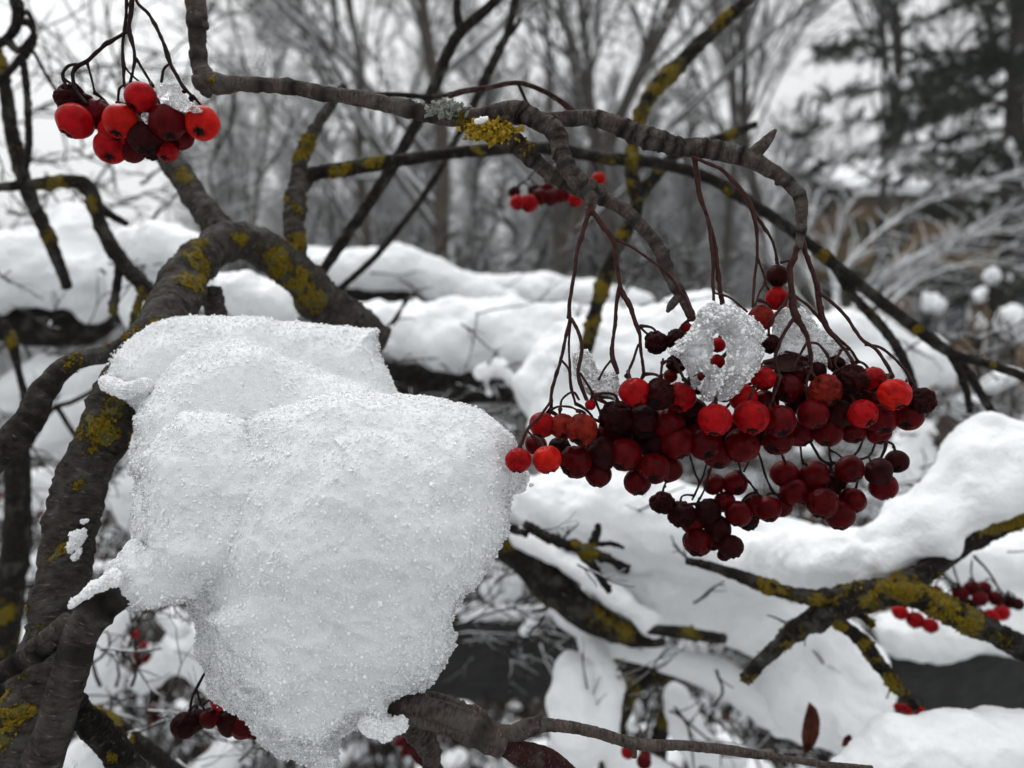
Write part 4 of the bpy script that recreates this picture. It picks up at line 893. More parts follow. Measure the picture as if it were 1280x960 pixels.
small_snow('thin wet snow clinging above the two-coloured lichen on the mossy limb', [[(84, 692, .2245, 3), (92, 682, .224, 5), (97, 672, .2242, 8), (104, 664, .2245, 4)], [(104, 652, .225, 3), (108, 650, .225, 2)], [(98, 688, .224, 3), (92, 700, .2242, 3)]], .0004, 51)
small_snow('icy snow sliver lying where the smooth fork meets the limb', [[(100, 748, .1885, 3), (110, 738, .188, 6), (124, 730, .189, 8), (142, 722, .19, 10)], [(88, 758, .189, 2), (94, 752, .1885, 4)]], .0005, 52, 2200)
small_snow('frosty crust on the limb just under the top of the lump', [[(135, 480, .228, 10), (155, 488, .222, 8), (180, 482, .222, 10)]], .0006, 53, 2500)
small_snow('small icy knob under the foot of the lump beside the speckled branch', [[(462, 905, .196, 12), (480, 915, .196, 10), (500, 906, .197, 8)]], .0005, 54, 2500)
small_snow('little snow crumb right of the lump at its widest point', [[(640, 580, .21, 8), (652, 596, .21, 8), (648, 612, .212, 6)], [(664, 606, .212, 2)]], .0005, 55, 1800)
small_snow('tiny snow spot on the arch beside the yellow lichen', [[(596, 152, .206, 3), (606, 149, .206, 3)]], .0004, 56, 300)

# ------------------------------------------------------------------ berries
R0 = .0045
def berry_mesh(kind, seed):
    nu, nv = 56, 38; th = np.linspace(.0, math.pi, nv); ph = np.arange(nu) * 2 * math.pi / nu
    T, Pp = np.meshgrid(th, ph, indexing='ij'); D = np.stack([np.sin(T) * np.cos(Pp), np.sin(T) * np.sin(Pp), np.cos(T)], -1).reshape(-1, 3)
    t = T.ravel(); r = np.ones(len(D)); D2 = D * np.array([1, 1, .93]); p = Pp.ravel()
    r -= .20 * np.exp(-((math.pi - t) / .27) ** 2) - .05 * np.exp(-((math.pi - t - .42) / .16) ** 2) * (1 + .6 * np.cos(5 * p))
    r -= .12 * np.exp(-(t / .25) ** 2); r += .035 * fbm(D * 1.4 + seed * 5, 2, seed)
    if kind >= 1: r -= (.10 if kind == 1 else .24) * np.abs(fbm(D * [3.2, 3.2, 1.5] + seed * 3, 3, seed + 4)) * (1 if kind == 1 else 1.1) + (.0 if kind == 1 else .10) * np.exp(-((t - 1.2 + .5 * np.cos(p + seed)) / .4) ** 2)
    dark = np.clip(np.exp(-((math.pi - t) / .33) ** 2) * 1.6 - .25 + .25 * fbm(D * 4, 2, seed), 0, 1) + .5 * np.exp(-(t / .22) ** 2)
    if kind >= 1: dark = np.clip(dark + np.clip(fbm(D * 1.8 + 9, 3, seed + 2) - (.55 if kind == 1 else .1), 0, .8), 0, 1)
    V = D2 * r[:, None] * R0
    i = np.arange(nv - 1)[:, None] * nu; j = np.arange(nu)[None]; j2 = (j + 1) % nu
    F = np.stack([i + j, i + nu + j, i + nu + j2, i + j2], -1).reshape(-1, 4)
    o = mk('berry', V, F, None, None, True, {'dark': np.clip(dark, 0, 1)}, loc=(0, 0, 0)); me = o.data; bpy.data.objects.remove(o)
    # calyx: five dry lobes curling round a pit
    V = []; F = []; z0 = -.79 * R0
    for k in range(5):
        a = k * 2 * math.pi / 5; e = np.array([math.cos(a), math.sin(a), 0]); s = np.array([-math.sin(a), math.cos(a), 0]); n = len(V)
        for (x, w, z) in ((.04, .05, 0), (.14, .075, -.03), (.25, .045, -.09), (.31, .008, -.155)):
            for q in (-1, 1): V.append((e * x + s * w * q) * R0 * 1.1 + [0, 0, z0 + z * R0 * .8])
            V.append((e * x) * R0 * 1.1 + [0, 0, z0 + (z - .035) * R0])
            V.append((e * x) * R0 * 1.1 + [0, 0, z0 + (z + .03) * R0])
        for m_ in range(3):
            b = n + m_ * 4; c = b + 4; F += [(b, c, c + 2, b + 2), (b + 2, c + 2, c + 1, b + 1), (b + 1, c + 1, c + 3, b + 3), (b + 3, c + 3, c, b)]
    o = mk('calyx', np.array(V), F, M['calyx'], None, False, loc=(0, 0, 0)); cm = o.data; bpy.data.objects.remove(o)
    return me, cm
BM = {}
for kind in (0, 1, 2):
    for s in range(3): BM[kind, s] = berry_mesh(kind, s + kind * 3)
BMAT = {}
def bm_for(kind, s, mat):
    k = (kind, s, mat)
    if k not in BMAT: me = BM[kind, s][0].copy(); me.materials.append(M[mat]); BMAT[k] = me
    return BMAT[k], BM[kind, s][1]
CODE = {'o': 'b_orange', 'r': 'b_red', 'c': 'b_crimson', 'u': 'b_dull', 'k': 'b_dark'}
def cluster(label, hub, base, lay, berries, stalks, seed=0, pr=.00036, smat='stalk', cal=True, tilt=(18, 60), reach=.012, group='clusters of rowan berries'):
    r = np.random.default_rng(seed); hp = at(*hub); root = empty('berry_cluster', hp, label, 'berries', group); m = MB(); sk = []
    for path in stalks:
        q = np.array([np.append(at(a, b, d), w * d / FPX) for a, b, d, w in path]); sp = spline(q, .0006)
        jj = fbm(np.column_stack([np.arange(len(sp)) * .12, np.full(len(sp), path[0][0]), 0 * np.arange(len(sp))]), 2, seed) * .00018
        add_tube(m, sp[:, :3] + np.outer(jj, RT), sp[:, 3], 10, lambda P, L, A, Rr, D: fbm(P / .0011, 2, 2) * Rr * .22 + Rr * .9 * np.clip(vnoise(P / .0024, 6) - .4, 0, 1)); sk.append(sp[:, :3])
    sk = np.vstack(sk) if sk else hp[None]
    for b in berries:
        x, y, rp, L, code = b[:5]; kind = b[5] if len(b) > 5 else 0
        if kind == 0 and r.random() < (.85 if code == 'k' else .45): kind = 1
        d = base + lay * L + r.normal(0, lay * .12); c = at(x, y, d); rad = rp * d / FPX
        me, cm = bm_for(kind, int(r.integers(0, 3)), CODE[code]); o = bpy.data.objects.new('berry', me); COL.objects.link(o)
        yaw = r.normal(0, .7); tl = math.radians(r.uniform(*tilt))
        rot = Euler((0, 0, yaw)).to_quaternion() @ Euler((-tl, 0, 0)).to_quaternion() @ Euler((0, 0, r.uniform(0, 6.28))).to_quaternion()
        o.parent = root; o.location = c - hp; o.rotation_mode = 'QUATERNION'; o.rotation_quaternion = rot; o.scale = Vector((rad / R0,) * 3) * 1.0
        if kind == 2: o.scale = Vector((rad / R0 * 1.15, rad / R0 * 1.1, rad / R0 * 1.05))
        if cal and me: k = bpy.data.objects.new('calyx', cm); COL.objects.link(k); k.parent = o
        ax = np.array(rot @ Vector((0, 0, 1))); top = c + ax * rad * .78
        dz = sk[:, 2] - top[2]; dist = np.linalg.norm(sk - top, axis=1); cost = dist + np.where(dz < .002, .02, 0) + np.abs(dist - reach) * .4
        t = sk[np.argmin(cost)]; Lh = np.linalg.norm(t - top); ct = top + ax * Lh * .5 + np.array([0, 0, Lh * .10]) + r.normal(0, Lh * .06, 3); a_ = top - ax * rad * .1
        tt = np.linspace(0, 1, 14)[:, None]; sp = (1 - tt) ** 2 * a_ + 2 * tt * (1 - tt) * ct + tt ** 2 * t
        add_tube(m, sp, pr * (1 + .7 * np.exp(-(tt[:, 0] / .12) ** 2) + .6 * np.exp(-((1 - tt[:, 0]) / .12) ** 2)), 8, lambda P, L, A, Rr, D: vnoise(P / .001, 2) * Rr * .2)
    # dry empty pedicels
    m.build('stalk', M[smat], root); return root
Dn = .212
cluster('small berry cluster hanging from four dark stalks in the upper left corner', (163, -5, Dn), Dn, .0045, [
    (94, 151, 23, 0, 'r', 0), (88, 124, 18, .6, 'k', 2), (123, 143, 20, 1, 'c', 0), (151, 151, 22, -.6, 'o', 0), (145, 165, 21, .2, 'r', 0), (176, 122, 20, -.8, 'r', 0), (210, 153, 23, -.5, 'c', 0), (253, 154, 21.5, 0, 'o', 0),
    (139, 184, 21, .6, 'r', 0), (166, 188, 16, 1, 'c', 0), (182, 172, 22, 0, 'k', 1), (209, 188, 14.5, .6, 'r', 0), (224, 170, 18, .8, 'c', 0), (190, 187, 14, 1, 'k', 1), (105, 128, 12, .8, 'k', 2), (165, 165, 18, 1.4, 'c', 0), (195, 165, 18, 1.5, 'c', 0)],
    [[(158, -20, Dn, 2.0), (157, 20, Dn, 1.9), (153, 60, Dn, 1.8), (154, 82, Dn, 2.2), (156, 106, Dn, 1.6)], [(153, 80, Dn, 1.3), (162, 91, Dn, 1.2), (176, 103, Dn, 1.3)],
     [(166, -20, Dn, 3.2), (163, 20, Dn, 2.8), (161, 38, Dn, 2.8), (166, 58, Dn, 2.0), (168, 72, Dn, 2), (166, 90, Dn, 1.8), (163, 104, Dn, 2)], [(168, 70, Dn, 1.6), (180, 88, Dn, 1.6), (190, 106, Dn, 1.7)],
     [(161, 38, Dn, 2.0), (148, 46, Dn, 2.2), (134, 54, Dn, 2.2), (120, 66, Dn, 2.4), (109, 76, Dn, 2.6), (97, 83, Dn, 2.6), (91, 92, Dn, 2.4), (93, 105, Dn, 2.2), (97, 116, Dn, 2.2), (108, 130, Dn, 2)],
     [(96, 80, Dn, 1.6), (86, 82, Dn, 1.7), (79, 90, Dn, 2), (79, 99, Dn, 2), (84, 113, Dn, 1.5)], [(109, 77, Dn, 1.7), (113, 95, Dn, 1.4), (117, 112, Dn, 1.4), (118, 116, Dn, 3)],
     [(168, -20, Dn, 2.0), (172, 2, Dn, 2.0), (186, 18, Dn, 2.2), (198, 40, Dn, 2.2), (208, 62, Dn, 2.4), (213, 78, Dn, 2.8), (221, 95, Dn, 2.2), (229, 109, Dn, 2.5), (240, 120, Dn, 1.7)], [(213, 79, Dn, 1.6), (205, 87, Dn, 1.6), (202, 103, Dn, 1.6)],
     [(156, 106, Dn, 1.4), (149, 112, Dn, 1.6), (147, 128, Dn, 1.5)]], seed=1, reach=.006)
Da = .202
cluster('left half of the large berry mass, hanging by two forked stalks below the arch', (738, 262, Da), Da, .0060, [
    (648, 575, 17, -1.6, 'r', 1), (684, 574, 19, -1.2, 'o', 0), (678, 531, 17, .3, 'r', 0), (670, 556, 14, .8, 'c', 0), (703, 533, 17, 0, 'u', 1), (727, 537, 21, -.6, 'u', 1), (720, 577, 22, .2, 'c', 0), (748, 593, 17, .8, 'c', 0),
    (755, 566, 22, .6, 'k', 0), (781, 568, 22, .4, 'c', 0), (770, 521, 22, .2, 'k', 2), (797, 602, 18, .8, 'c', 0), (817, 585, 21, .2, 'c', 0), (836, 586, 18, .7, 'c', 0), (793, 490, 20, -.6, 'r', 0), (824, 492, 20, -.8, 'k', 2),
    (851, 496, 20, -.2, 'r', 1), (804, 527, 22, .5, 'k', 0), (835, 530, 22, .5, 'c', 0), (846, 553, 22, .2, 'c', 0), (820, 428, 15, -.2, 'k', 2), (846, 424, 14, -.4, 'k', 2), (858, 410, 8, 0, 'r', 0), (838, 470, 9, .5, 'u', 1), (872, 479, 15, .4, 'c', 0),
    (865, 515, 20, .9, 'k', 1), (790, 545, 20, 1.4, 'k', 0), (740, 555, 18, 1.4, 'k', 0), (765, 540, 20, 1.5, 'c', 0), (820, 555, 22, 1.4, 'k', 0), (815, 510, 20, 1.5, 'c', 0), (845, 455, 12, .8, 'k', 2), (700, 560, 15, 1.3, 'k', 1), (738, 506, 7, .4, 'r', 0), (785, 515, 18, 1.2, 'k', 1), (868, 545, 18, 1.0, 'c', 0)],
    [[(738, 255, Da, 4), (735, 270, Da, 3.2), (722, 310, Da, 2.6), (717, 345, Da, 2.4), (713, 375, Da, 2.4), (712, 398, Da, 3.2)], [(712, 398, Da, 2.2), (703, 440, Da, 2.2), (695, 470, Da, 2), (690, 490, Da, 2.4), (689, 515, Da + .002, 2)],
     [(713, 398, Da, 2.2), (723, 415, Da - .001, 2.4), (728, 432, Da - .002, 2.4), (726, 450, Da - .002, 2.4), (723, 466, Da - .002, 2.6), (728, 485, Da - .001, 2.4), (734, 500, Da, 2.4)], [(712, 400, Da + .002, 1.8), (711, 440, Da + .002, 1.6), (714, 480, Da + .002, 1.8), (720, 505, Da + .002, 1.6)],
     [(724, 466, Da - .002, 1.6), (734, 480, Da - .001, 1.6), (744, 497, Da, 1.6)], [(702, 450, Da, 1.6), (711, 462, Da, 1.5), (713, 485, Da + .001, 1.5), (718, 502, Da + .001, 1.5)],
     [(689, 502, Da, 1.6), (676, 518, Da - .001, 1.8), (662, 532, Da - .003, 2), (654, 545, Da - .004, 2), (652, 556, Da - .004, 1.8)], [(658, 538, Da - .003, 1.3), (668, 548, Da - .004, 1.3), (676, 558, Da - .005, 1.3)],
     [(738, 262, Da, 3.6), (752, 280, Da, 3.4), (766, 302, Da, 3.2), (770, 330, Da, 3), (775, 358, Da, 3), (780, 370, Da, 3.6), (788, 382, Da, 3.4), (794, 400, Da, 3.0), (800, 418, Da, 2.6), (802, 440, Da, 2.2), (805, 468, Da, 2)],
     [(774, 355, Da, 2.4), (770, 390, Da, 2.4), (766, 425, Da, 2.4), (766, 450, Da, 3.2), (772, 467, Da, 2.4)], [(765, 450, Da, 1.6), (757, 460, Da, 1.6), (749, 475, Da, 1.4)], [(799, 430, Da, 1.6), (791, 450, Da, 1.8), (783, 470, Da, 1.8)],
     [(800, 408, Da, 1.6), (808, 416, Da, 1.6), (818, 424, Da, 1.4)], [(768, 299, Da, 2), (785, 306, Da - .001, 1.8), (803, 318, Da - .002, 1.8), (825, 334, Da - .003, 1.9), (842, 352, Da - .003, 2), (857, 375, Da - .003, 2.2), (866, 398, Da - .003, 2.8)],
     [(838, 440, Da - .003, 1.8), (848, 462, Da - .003, 2), (858, 480, Da - .003, 1.6)], [(829, 448, Da - .002, 1.5), (827, 460, Da - .002, 1.6), (826, 472, Da - .002, 1.6)], [(690, 512, Da, 1.8), (700, 508, Da - .002, 1.5), (716, 510, Da - .002, 1.5), (728, 520, Da - .003, 1.3)], [(700, 515, Da, 1.3), (702, 500, Da, 1.4), (716, 490, Da, 1.4), (724, 500, Da, 1.3)]],
    seed=2, smat='stalk_brown')
Db = .202
cluster('right half of the large berry mass, hung on long stalks from the hooked twig', (1000, 315, Db), Db, .0060, [
    (894, 524, 22, -.9, 'r', 0), (939, 521, 23, -1.0, 'r', 0), (882, 555, 22, .1, 'c', 0), (897, 568, 19, .6, 'c', 0), (928, 556, 23, .1, 'c', 0), (929, 497, 18, .2, 'r', 0), (954, 473, 16, 0, 'r', 0), (974, 526, 22, -.3, 'c', 0),
    (986, 486, 19, .2, 'c', 1), (972, 549, 21, .5, 'c', 0), (1031, 488, 21, -.4, 'u', 2), (1065, 474, 19, 0, 'k', 2), (1090, 474, 17, .2, 'r', 0), (1118, 493, 21, -.9, 'o', 0), (1078, 517, 19, -.7, 'r', 1), (1016, 517, 20, -.4, 'c', 0),
    (1102, 524, 20, .2, 'c', 0), (1135, 520, 19, .2, 'c', 0), (1151, 501, 18, -.1, 'k', 2), (1035, 540, 19, .5, 'c', 0), (1047, 518, 20, .3, 'k', 0), (1066, 538, 17, .7, 'c', 0), (1098, 540, 16, .8, 'c', 0),
    (972, 345, 14.5, .6, 'k', 0), (971, 373, 15, .7, 'r', 0), (952, 397, 17, .4, 'u', 1), (962, 429, 13, .3, 'k', 2), (897, 431, 10, 1.3, 'r', 0), (897, 452, 10, 1.4, 'r', 0),
    (910, 540, 18, 1.2, 'k', 0), (955, 505, 18, 1.0, 'c', 0), (1000, 500, 20, 1.0, 'k', 0), (1000, 540, 19, 1.2, 'c', 0), (1060, 500, 19, 1.1, 'k', 0), (1020, 465, 14, 1.0, 'k', 1), (950, 540, 19, 1.2, 'k', 0), (1085, 500, 18, 1.2, 'c', 0), (1130, 500, 17, 1.0, 'k', 0), (905, 490, 14, 1.0, 'k', 1), (1045, 455, 11, .9, 'k', 2), (1000, 470, 13, .8, 'c', 0), (980, 462, 12, 1.4, 'k', 0)],
    [[(1001, 300, Db, 5), (994, 318, Db, 3.6), (989, 335, Db, 3.6), (990, 365, Db, 4), (993, 392, Db, 5), (1002, 408, Db, 3.6), (1010, 422, Db, 3.2), (1013, 445, Db, 2.4), (1013, 464, Db, 2.2)], [(992, 396, Db, 2.6), (982, 414, Db, 2.2), (974, 430, Db, 2.2), (969, 450, Db, 2.2), (975, 470, Db, 1.8)],
     [(1002, 300, Db, 4), (1009, 322, Db + .001, 3), (1020, 352, Db + .001, 3.2), (1024, 375, Db + .001, 3.8), (1028, 400, Db + .001, 4), (1036, 414, Db + .001, 3.4), (1048, 428, Db + .001, 2.2), (1058, 440, Db + .001, 2), (1067, 455, Db, 2)],
     [(1023, 365, Db, 2.4), (1040, 378, Db, 2.2), (1054, 392, Db, 2.2), (1068, 412, Db, 2.2), (1078, 425, Db, 2.4), (1095, 437, Db, 2.2), (1108, 455, Db, 2.2), (1116, 470, Db, 2)],
     [(1082, 431, Db, 1.6), (1100, 434, Db, 1.8), (1118, 448, Db, 1.8), (1132, 464, Db, 1.8), (1138, 475, Db, 1.6)], [(993, 370, Db, 2), (1010, 382, Db, 2), (1028, 402, Db + .002, 2), (1045, 420, Db + .002, 1.8), (1062, 436, Db + .002, 1.6), (1072, 452, Db + .002, 1.6)],
     [(1010, 425, Db, 1.6), (1002, 440, Db, 1.8), (990, 462, Db, 1.8)], [(1012, 428, Db, 1.6), (1022, 430, Db, 1.6), (1034, 444, Db, 1.6), (1040, 460, Db, 1.6)], [(1052, 436, Db, 1.6), (1044, 452, Db, 1.6), (1048, 462, Db, 1.6)], [(990, 358, Db, 1.6), (982, 375, Db, 2), (970, 392, Db, 2), (962, 402, Db, 1.6)],
     [(868, 195, Db + .002, 3), (873, 235, Db + .002, 3.6), (881, 262, Db + .002, 2.6), (892, 300, Db + .002, 3), (897, 335, Db + .002, 3), (901, 365, Db + .002, 3), (906, 392, Db + .002, 3.4)], [(884, 270, Db + .001, 2), (891, 320, Db + .001, 2.4), (892, 365, Db + .001, 2), (892, 385, Db + .002, 1.6)],
     [(893, 366, Db + .001, 1.4), (908, 370, Db, 1.4), (920, 378, Db, 1.4), (934, 390, Db, 1.4)],
     [(866, 196, Db + .001, 2.4), (882, 203, Db, 2.2), (902, 212, Db, 2.2), (918, 228, Db, 2.4), (932, 245, Db, 2.8), (940, 262, Db, 3), (946, 290, Db + .001, 2.2), (947, 320, Db + .002, 1.8), (943, 355, Db + .002, 1.8), (941, 384, Db + .001, 1.6)],
     [(940, 262, Db, 2), (952, 280, Db + .002, 2.2), (962, 295, Db + .002, 1.8), (969, 312, Db + .002, 1.8), (971, 330, Db + .003, 1.6)], [(947, 322, Db + .002, 1.4), (956, 350, Db + .003, 1.6), (950, 365, Db + .003, 1.4), (944, 382, Db + .001, 1.4)],
     [(975, 328, Db, 2.4), (984, 326, Db, 1.8), (990, 325, Db, 2)], [(1013, 440, Db, 1.8), (1010, 452, Db, 1.6), (1002, 462, Db, 1.4)]],
    seed=3, smat='stalk_brown')
Dc = .224
cluster('lower dark berry cluster hanging beneath and behind the large mass', (960, 545, Dc), Dc, .0060, [
    (1062, 586, 18, -.4, 'c', 0), (1098, 589, 18, -.5, 'k', 0), (1121, 577, 15, .1, 'k', 0), (1104, 608, 18, .1, 'c', 0), (1066, 625, 17, .2, 'c', 0), (1049, 643, 20, .3, 'c', 0), (1028, 628, 21, -.4, 'c', 0), (980, 592, 18, .3, 'c', 0), (1017, 595, 20, .2, 'c', 0),
    (992, 614, 18, .1, 'c', 0), (1008, 615, 18, .8, 'k', 0), (960, 636, 17, .2, 'c', 0), (944, 633, 17, .3, 'c', 1), (976, 632, 15, .5, 'c', 0), (923, 642, 17, -.2, 'c', 0), (919, 604, 16, .2, 'c', 0), (906, 627, 14, .4, 'c', 0), (892, 605, 14, .4, 'c', 0),
    (872, 677, 19, .1, 'c', 0), (914, 683, 16, -.3, 'k', 1), (898, 660, 17, .2, 'k', 0), (885, 640, 18, 0, 'k', 1), (852, 642, 18, .1, 'k', 2), (828, 628, 15, .1, 'k', 2), (866, 652, 16, .6, 'c', 0), (905, 693, 9, .6, 'k', 1), (1035, 608, 17, .9, 'k', 0), (1045, 598, 16, .7, 'k', 0), (935, 650, 14, .9, 'k', 0), (890, 675, 14, .9, 'c', 0)],
    [[(958, 540, Dc, 2), (940, 570, Dc, 1.6), (930, 590, Dc, 1.4)], [(900, 560, Dc, 1.5), (890, 580, Dc, 1.3), (882, 610, Dc, 1.4), (870, 630, Dc, 1.2)], [(860, 560, Dc, 1.3), (868, 590, Dc, 1.3), (874, 605, Dc, 1.5), (866, 625, Dc, 1.2)], [(874, 605, Dc, 1.3), (880, 590, Dc, 1.2), (885, 570, Dc, 1.2)],
     [(920, 560, Dc, 1.3), (926, 590, Dc, 1.4), (940, 606, Dc, 1.5), (950, 620, Dc, 1.3)], [(945, 555, Dc, 1.5), (955, 590, Dc, 1.6), (965, 612, Dc, 1.5), (975, 622, Dc, 1.3)], [(1010, 545, Dc, 1.8), (1018, 560, Dc, 1.8), (1028, 575, Dc, 1.9), (1040, 580, Dc, 1.4)],
     [(1040, 545, Dc, 1.6), (1036, 565, Dc, 1.5), (1040, 578, Dc, 1.5), (1052, 578, Dc, 1.3)], [(1080, 545, Dc, 1.6), (1074, 562, Dc, 1.5), (1068, 570, Dc, 1.4)], [(1095, 548, Dc, 1.4), (1088, 568, Dc, 1.4), (1076, 574, Dc, 1.4), (1068, 572, Dc, 1.2)], [(1108, 548, Dc, 2.2), (1106, 560, Dc, 2.2), (1100, 574, Dc, 1.6)], [(1108, 552, Dc, 1.6), (1116, 556, Dc, 1.6), (1118, 566, Dc, 1.4)],
     [(1000, 555, Dc, 1.4), (1003, 575, Dc, 1.4), (1010, 582, Dc, 1.3)], [(835, 600, Dc, 1.2), (831, 608, Dc, 1.3), (828, 618, Dc, 1.2)], [(975, 555, Dc, 1.5), (978, 570, Dc, 1.5), (982, 580, Dc, 1.3)]],
    seed=4, reach=.006, pr=.0003)
De = .40
cluster('far blurred berry cluster seen under the fork of the arch', (700, 190, De), De, .008, [
    (647, 253, 10, 0, 'r', 0), (661, 254, 12, -.5, 'r', 0), (676, 246, 11, .3, 'c', 0), (643, 240, 8, .5, 'k', 1), (690, 247, 11, .2, 'c', 0), (702, 243, 11, .3, 'c', 0), (719, 250, 10, 0, 'r', 0), (748, 224, 9.5, 0, 'o', 0), (668, 239, 9, .6, 'k', 0), (683, 236, 9, .6, 'c', 0), (706, 232, 10, .8, 'c', 0)],
    [[(712, 190, De, 2), (700, 205, De, 1.4), (685, 222, De, 1.2)], [(700, 200, De, 1), (672, 212, De, 1), (655, 228, De, 1)], [(712, 190, De, 2), (712, 210, De, 1.2), (708, 228, De, 1)], [(735, 195, De, 1.4), (742, 205, De, 1.2), (748, 216, De, 1)]], seed=5, pr=.0004)
Df = .235
cluster('dark little berry cluster peeping from under the snow lump at the bottom', (262, 835, Df), Df, .006, [
    (230, 907, 17, 0, 'k', 1), (246, 900, 14, .5, 'k', 0), (263, 897, 13.5, -.4, 'c', 0), (277, 874, 14, -.2, 'r', 0), (289, 904, 17, .1, 'k', 0), (303, 908, 16, .2, 'c', 1), (318, 912, 13, .4, 'c', 0), (300, 885, 13, .8, 'k', 0), (280, 893, 13, 1, 'c', 0)],
    [[(262, 830, Df, 2), (254, 845, Df, 1.8), (246, 860, Df, 1.8), (240, 875, Df, 1.7), (237, 888, Df, 1.6)], [(246, 862, Df, 1.4), (249, 872, Df, 1.7), (252, 882, Df, 1.5)], [(258, 840, Df, 1.5), (266, 855, Df, 1.5), (273, 864, Df, 1.4)]], seed=6, reach=.004)
Dg = .42
cluster('blurred red berries hanging under the lichened branch at the right edge', (1215, 690, Dg), Dg, .010, [
    (1125, 765, 10, 0, 'r', 0), (1144, 775, 11, 0, 'r', 0), (1163, 782, 10, -.2, 'r', 0), (1180, 770, 9, .5, 'c', 0), (1135, 750, 9, .6, 'c', 0), (1155, 757, 9, .6, 'k', 0), (1200, 742, 10, .3, 'c', 0), (1215, 735, 10, .5, 'c', 0), (1225, 748, 10, .1, 'c', 0), (1238, 772, 11, -.3, 'r', 0), (1252, 766, 10, 0, 'r', 0), (1245, 748, 10, .4, 'c', 0), (1262, 752, 9, .4, 'k', 0), (1272, 755, 8, .4, 'k', 0), (1210, 758, 11, .8, 'k', 0), (1190, 755, 10, .9, 'k', 0), (1230, 735, 9, .9, 'c', 0), (1150, 735, 9, 1, 'k', 0), (1170, 740, 9, 1, 'c', 0), (1222, 770, 10, .9, 'c', 0)],
    [[(1218, 695, Dg, 2), (1236, 715, Dg, 1.4), (1248, 735, Dg, 1.2), (1258, 745, Dg, 1.1)], [(1190, 705, Dg, 1.4), (1196, 722, Dg, 1.2), (1200, 732, Dg, 1)], [(1215, 700, Dg, 1.2), (1214, 718, Dg, 1), (1222, 735, Dg, 1)], [(1160, 715, Dg, 1.4), (1150, 735, Dg, 1.2), (1140, 745, Dg, 1)]], seed=7, pr=.0004)
for i, (cx, cy, d, n, lb) in enumerate([(150, 815, .6, 7, 'blurred red berries seen through the crook of the bottom left fork'), (205, 885, .62, 6, 'dull red berries low between the rough branch and the lump'), (125, 640, .7, 5, 'faint wine-red berries left of the lump, right of the mossy limb'), (30, 625, .75, 5, 'faint wine-red berries at the left edge beside the blurred trunk'), (1120, 885, .40, 3, 'three tiny red berries at the edge of the bottom right snow heap'), (530, 935, .5, 5, 'hidden dark red berries beneath the speckled branch'), (800, 950, .4, 3, 'dark red berries hanging beneath the bottom twig')]):
    r = np.random.default_rng(60 + i); s = 12 if d > .45 else 7
    if i == 4: bl = [(1103 + 20, 884, 6, 0, 'r', 0), (1135, 886, 7, 0, 'r', 0), (1150, 888, 6, 0, 'r', 0)]
    else: bl = [(cx + r.normal(0, s * 1.6), cy + r.normal(0, s), r.uniform(.7, 1) * .0045 / d * FPX, r.uniform(-.5, .5), r.choice(['c', 'r', 'k', 'c']), 0) for _ in range(n)]
    cluster(lb, (cx, cy - 40, d), d, .008, bl, [[(cx, cy - 42, d, 1.2), (cx + 3, cy - 25, d, 1.0), (cx + 6, cy - 14, d, 1)], [(cx, cy - 38, d, 1), (cx - 8, cy - 22, d, 1), (cx - 12, cy - 12, d, .9)]], seed=20 + i, pr=.0004)

# ------------------------------------------------------------------ ice on the berries
def ice(label, slabs, holes=(), vox=.00035, ng=2500, seed=0, gs=.00030):
    ng = int(ng * .22)
    V, F, N = slab_body(slabs, vox, .0015, 4, holes); V = V + N * (fbm(V / .0035, 3, seed) * .0006 - np.abs(fbm(V / .0016, 2, seed + 3)) * .0006)[:, None]
    root = empty('ice_chunk', V.mean(0), label, 'ice', 'half-melted snow and ice on the berries'); mk('ice_body', V, F, M['ice'], root)
    r = np.random.default_rng(seed); w = np.clip(.15 + 1.2 * np.clip(N[:, 2], 0, 1) + fbm(V / .002, 2, seed + 8), .02, 3); k = r.choice(len(V), ng, p=w / w.sum()); grains('ice_grains', V[k], r.gamma(3, gs / 3, ng) + .00008, M['glass'], root, seed)
    ng = int(ng * 2.2); k = r.choice(len(V), ng, p=w / w.sum()); grains('snow_grains', V[k], r.gamma(3, gs / 4, ng) + .00006, M['grain'], root, seed + 1)
C_ = lambda d, sy=0.0, cy=430: (lambda u, v: d + 0 * np.asarray(u) + sy * (np.asarray(v) - cy))
ice('large translucent ice lump with a hole, in the middle of the berry mass', [
    ([(833, 437), (850, 428), (862, 412), (871, 400), (876, 388), (888, 380), (900, 384), (918, 380), (930, 390), (944, 400), (958, 414), (956, 424), (950, 430), (954, 444), (946, 462), (936, 470), (928, 484), (915, 497), (895, 502), (878, 500), (873, 486), (882, 470), (876, 462), (864, 472), (858, 462), (850, 450)], C_(.196, .00003), .0050, 22)],
    holes=[[(890, 420), (897, 417), (906, 425), (908, 440), (908, 456), (900, 462), (890, 456), (891, 440)]], ng=6000, seed=71)
ice('grey ice sheet caught between the stalks right of the holed lump', [
    ([(967, 392), (985, 384), (1003, 386), (1012, 396), (1022, 410), (1040, 420), (1058, 432), (1068, 448), (1060, 458), (1030, 462), (1000, 462), (975, 458), (966, 440), (962, 415)], C_(.210), .0035, 20)], ng=4000, seed=72)
ice('ragged ice shard at the left of the berry mass', [
    ([(716, 446), (722, 440), (734, 438), (742, 450), (748, 462), (758, 466), (766, 462), (774, 470), (776, 490), (765, 498), (750, 499), (735, 495), (724, 480), (718, 462)], C_(.208), .0028, 14)], ng=3500, seed=73)
ice('glazed ice plate on top of the small upper left berry cluster', [
    ([(190, 112), (200, 106), (212, 103), (222, 106), (226, 114), (238, 126), (254, 138), (253, 143), (240, 141), (225, 140), (212, 134), (198, 126)], C_(.208, -.00003, 120), .0022, 9)], ng=1600, seed=74, gs=.00012)
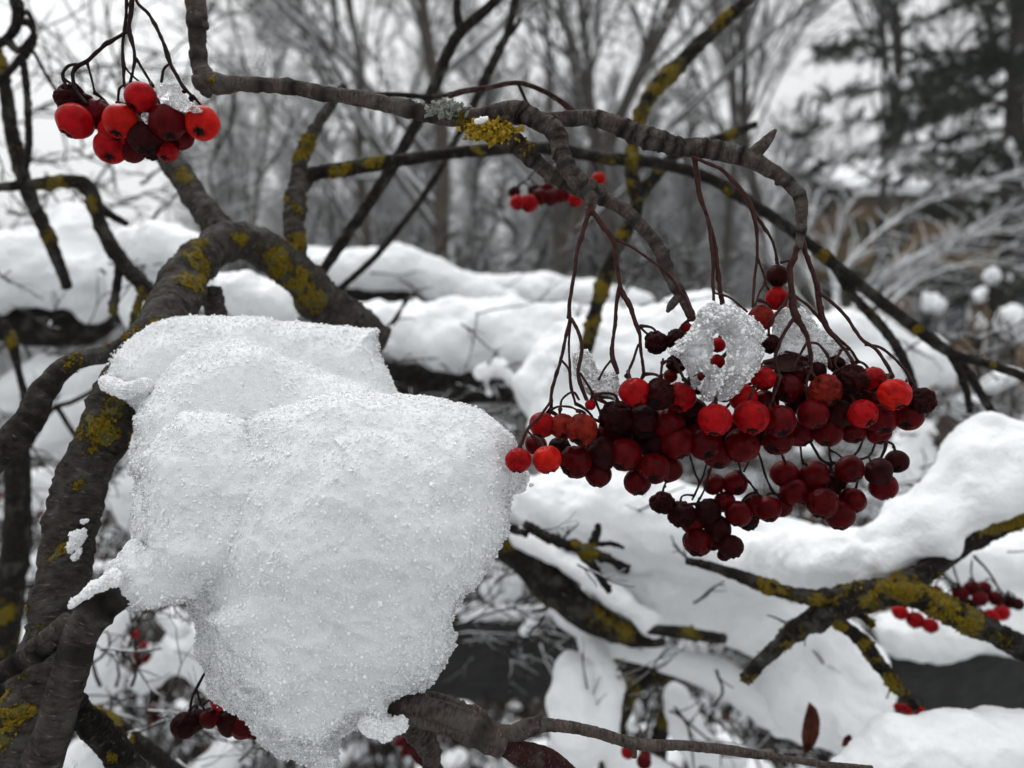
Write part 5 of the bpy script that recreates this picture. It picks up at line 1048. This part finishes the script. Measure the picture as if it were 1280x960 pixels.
ice('tiny ice drip between the small upper left berries', [([(176, 143), (186, 141), (187, 152), (183, 156), (178, 150)], C_(.208), .0012, 5)], ng=200, seed=75, gs=.0001)
ice('frozen drop hanging between the berries under the holed lump', [([(862, 470), (872, 468), (876, 480), (868, 488), (862, 480)], C_(.200), .0016, 6)], ng=200, seed=76, gs=.0001)

# ------------------------------------------------------------------ dead leaves
def leaf(label, a, b, w, curl, col, seed):
    A, B = at(*a), at(*b); ax = B - A; L = np.linalg.norm(ax); ax /= L; s = np.cross(ax, FW); s /= np.linalg.norm(s); n = np.cross(ax, s); W = w * a[2] / FPX
    nu, nv = 40, 21; V = []
    for i in range(nu):
        t = i / (nu - 1); ww = W * math.sin(math.pi * min(1, t * .97 + .02)) ** .7 * (1 + .06 * (i % 4 == 0))
        for j in range(nv):
            q = j / (nv - 1) * 2 - 1; V.append(A + ax * L * t + s * ww * q * (1 - .25 * curl) + n * (W * curl * q * q + .25 * W * math.sin(3 * t + q)))
    V = np.array(V); V = V + n * (fbm(V / (W * .8), 3, seed) * W * .12)[:, None]
    F = [[i * nv + j, i * nv + j + 1, (i + 1) * nv + j + 1, (i + 1) * nv + j] for i in range(nu - 1) for j in range(nv - 1)]
    k = len(V); V2 = np.vstack([V, V - n * .00025]); F2 = F + [[x + k for x in f[::-1]] for f in F]
    rim = [i * nv for i in range(nu)] + [(nu - 1) * nv + j for j in range(1, nv)] + [i * nv + nv - 1 for i in range(nu - 2, -1, -1)] + list(range(nv - 2, 0, -1))
    F2 += [[rim[i], rim[(i + 1) % len(rim)], rim[(i + 1) % len(rim)] + k, rim[i] + k] for i in range(len(rim))]
    tag(mk('dead_leaf', V2, F2, plain('leaf_skin', col, .75, .5, 300, .0004)), label, 'leaf', 'withered leaves')
leaf('withered dark brown leaf lying behind the berries right of the holed ice', (955, 455, .207), (1012, 452, .206), 13, .5, (.05, .022, .018), 1)
leaf('rust-brown curled leaf standing in the snow drift at the bottom', (1012, 878, .36), (1003, 938, .36), 14, 1.0, (.09, .03, .018), 2)
leaf('small dark red leaf scrap in the drift right of the rust-brown leaf', (1052, 932, .36), (1062, 918, .36), 6, .6, (.07, .01, .012), 3)
leaf('dark red curled leaf under the speckled branch', (505, 905, .23), (540, 955, .23), 14, .9, (.08, .02, .02), 4)
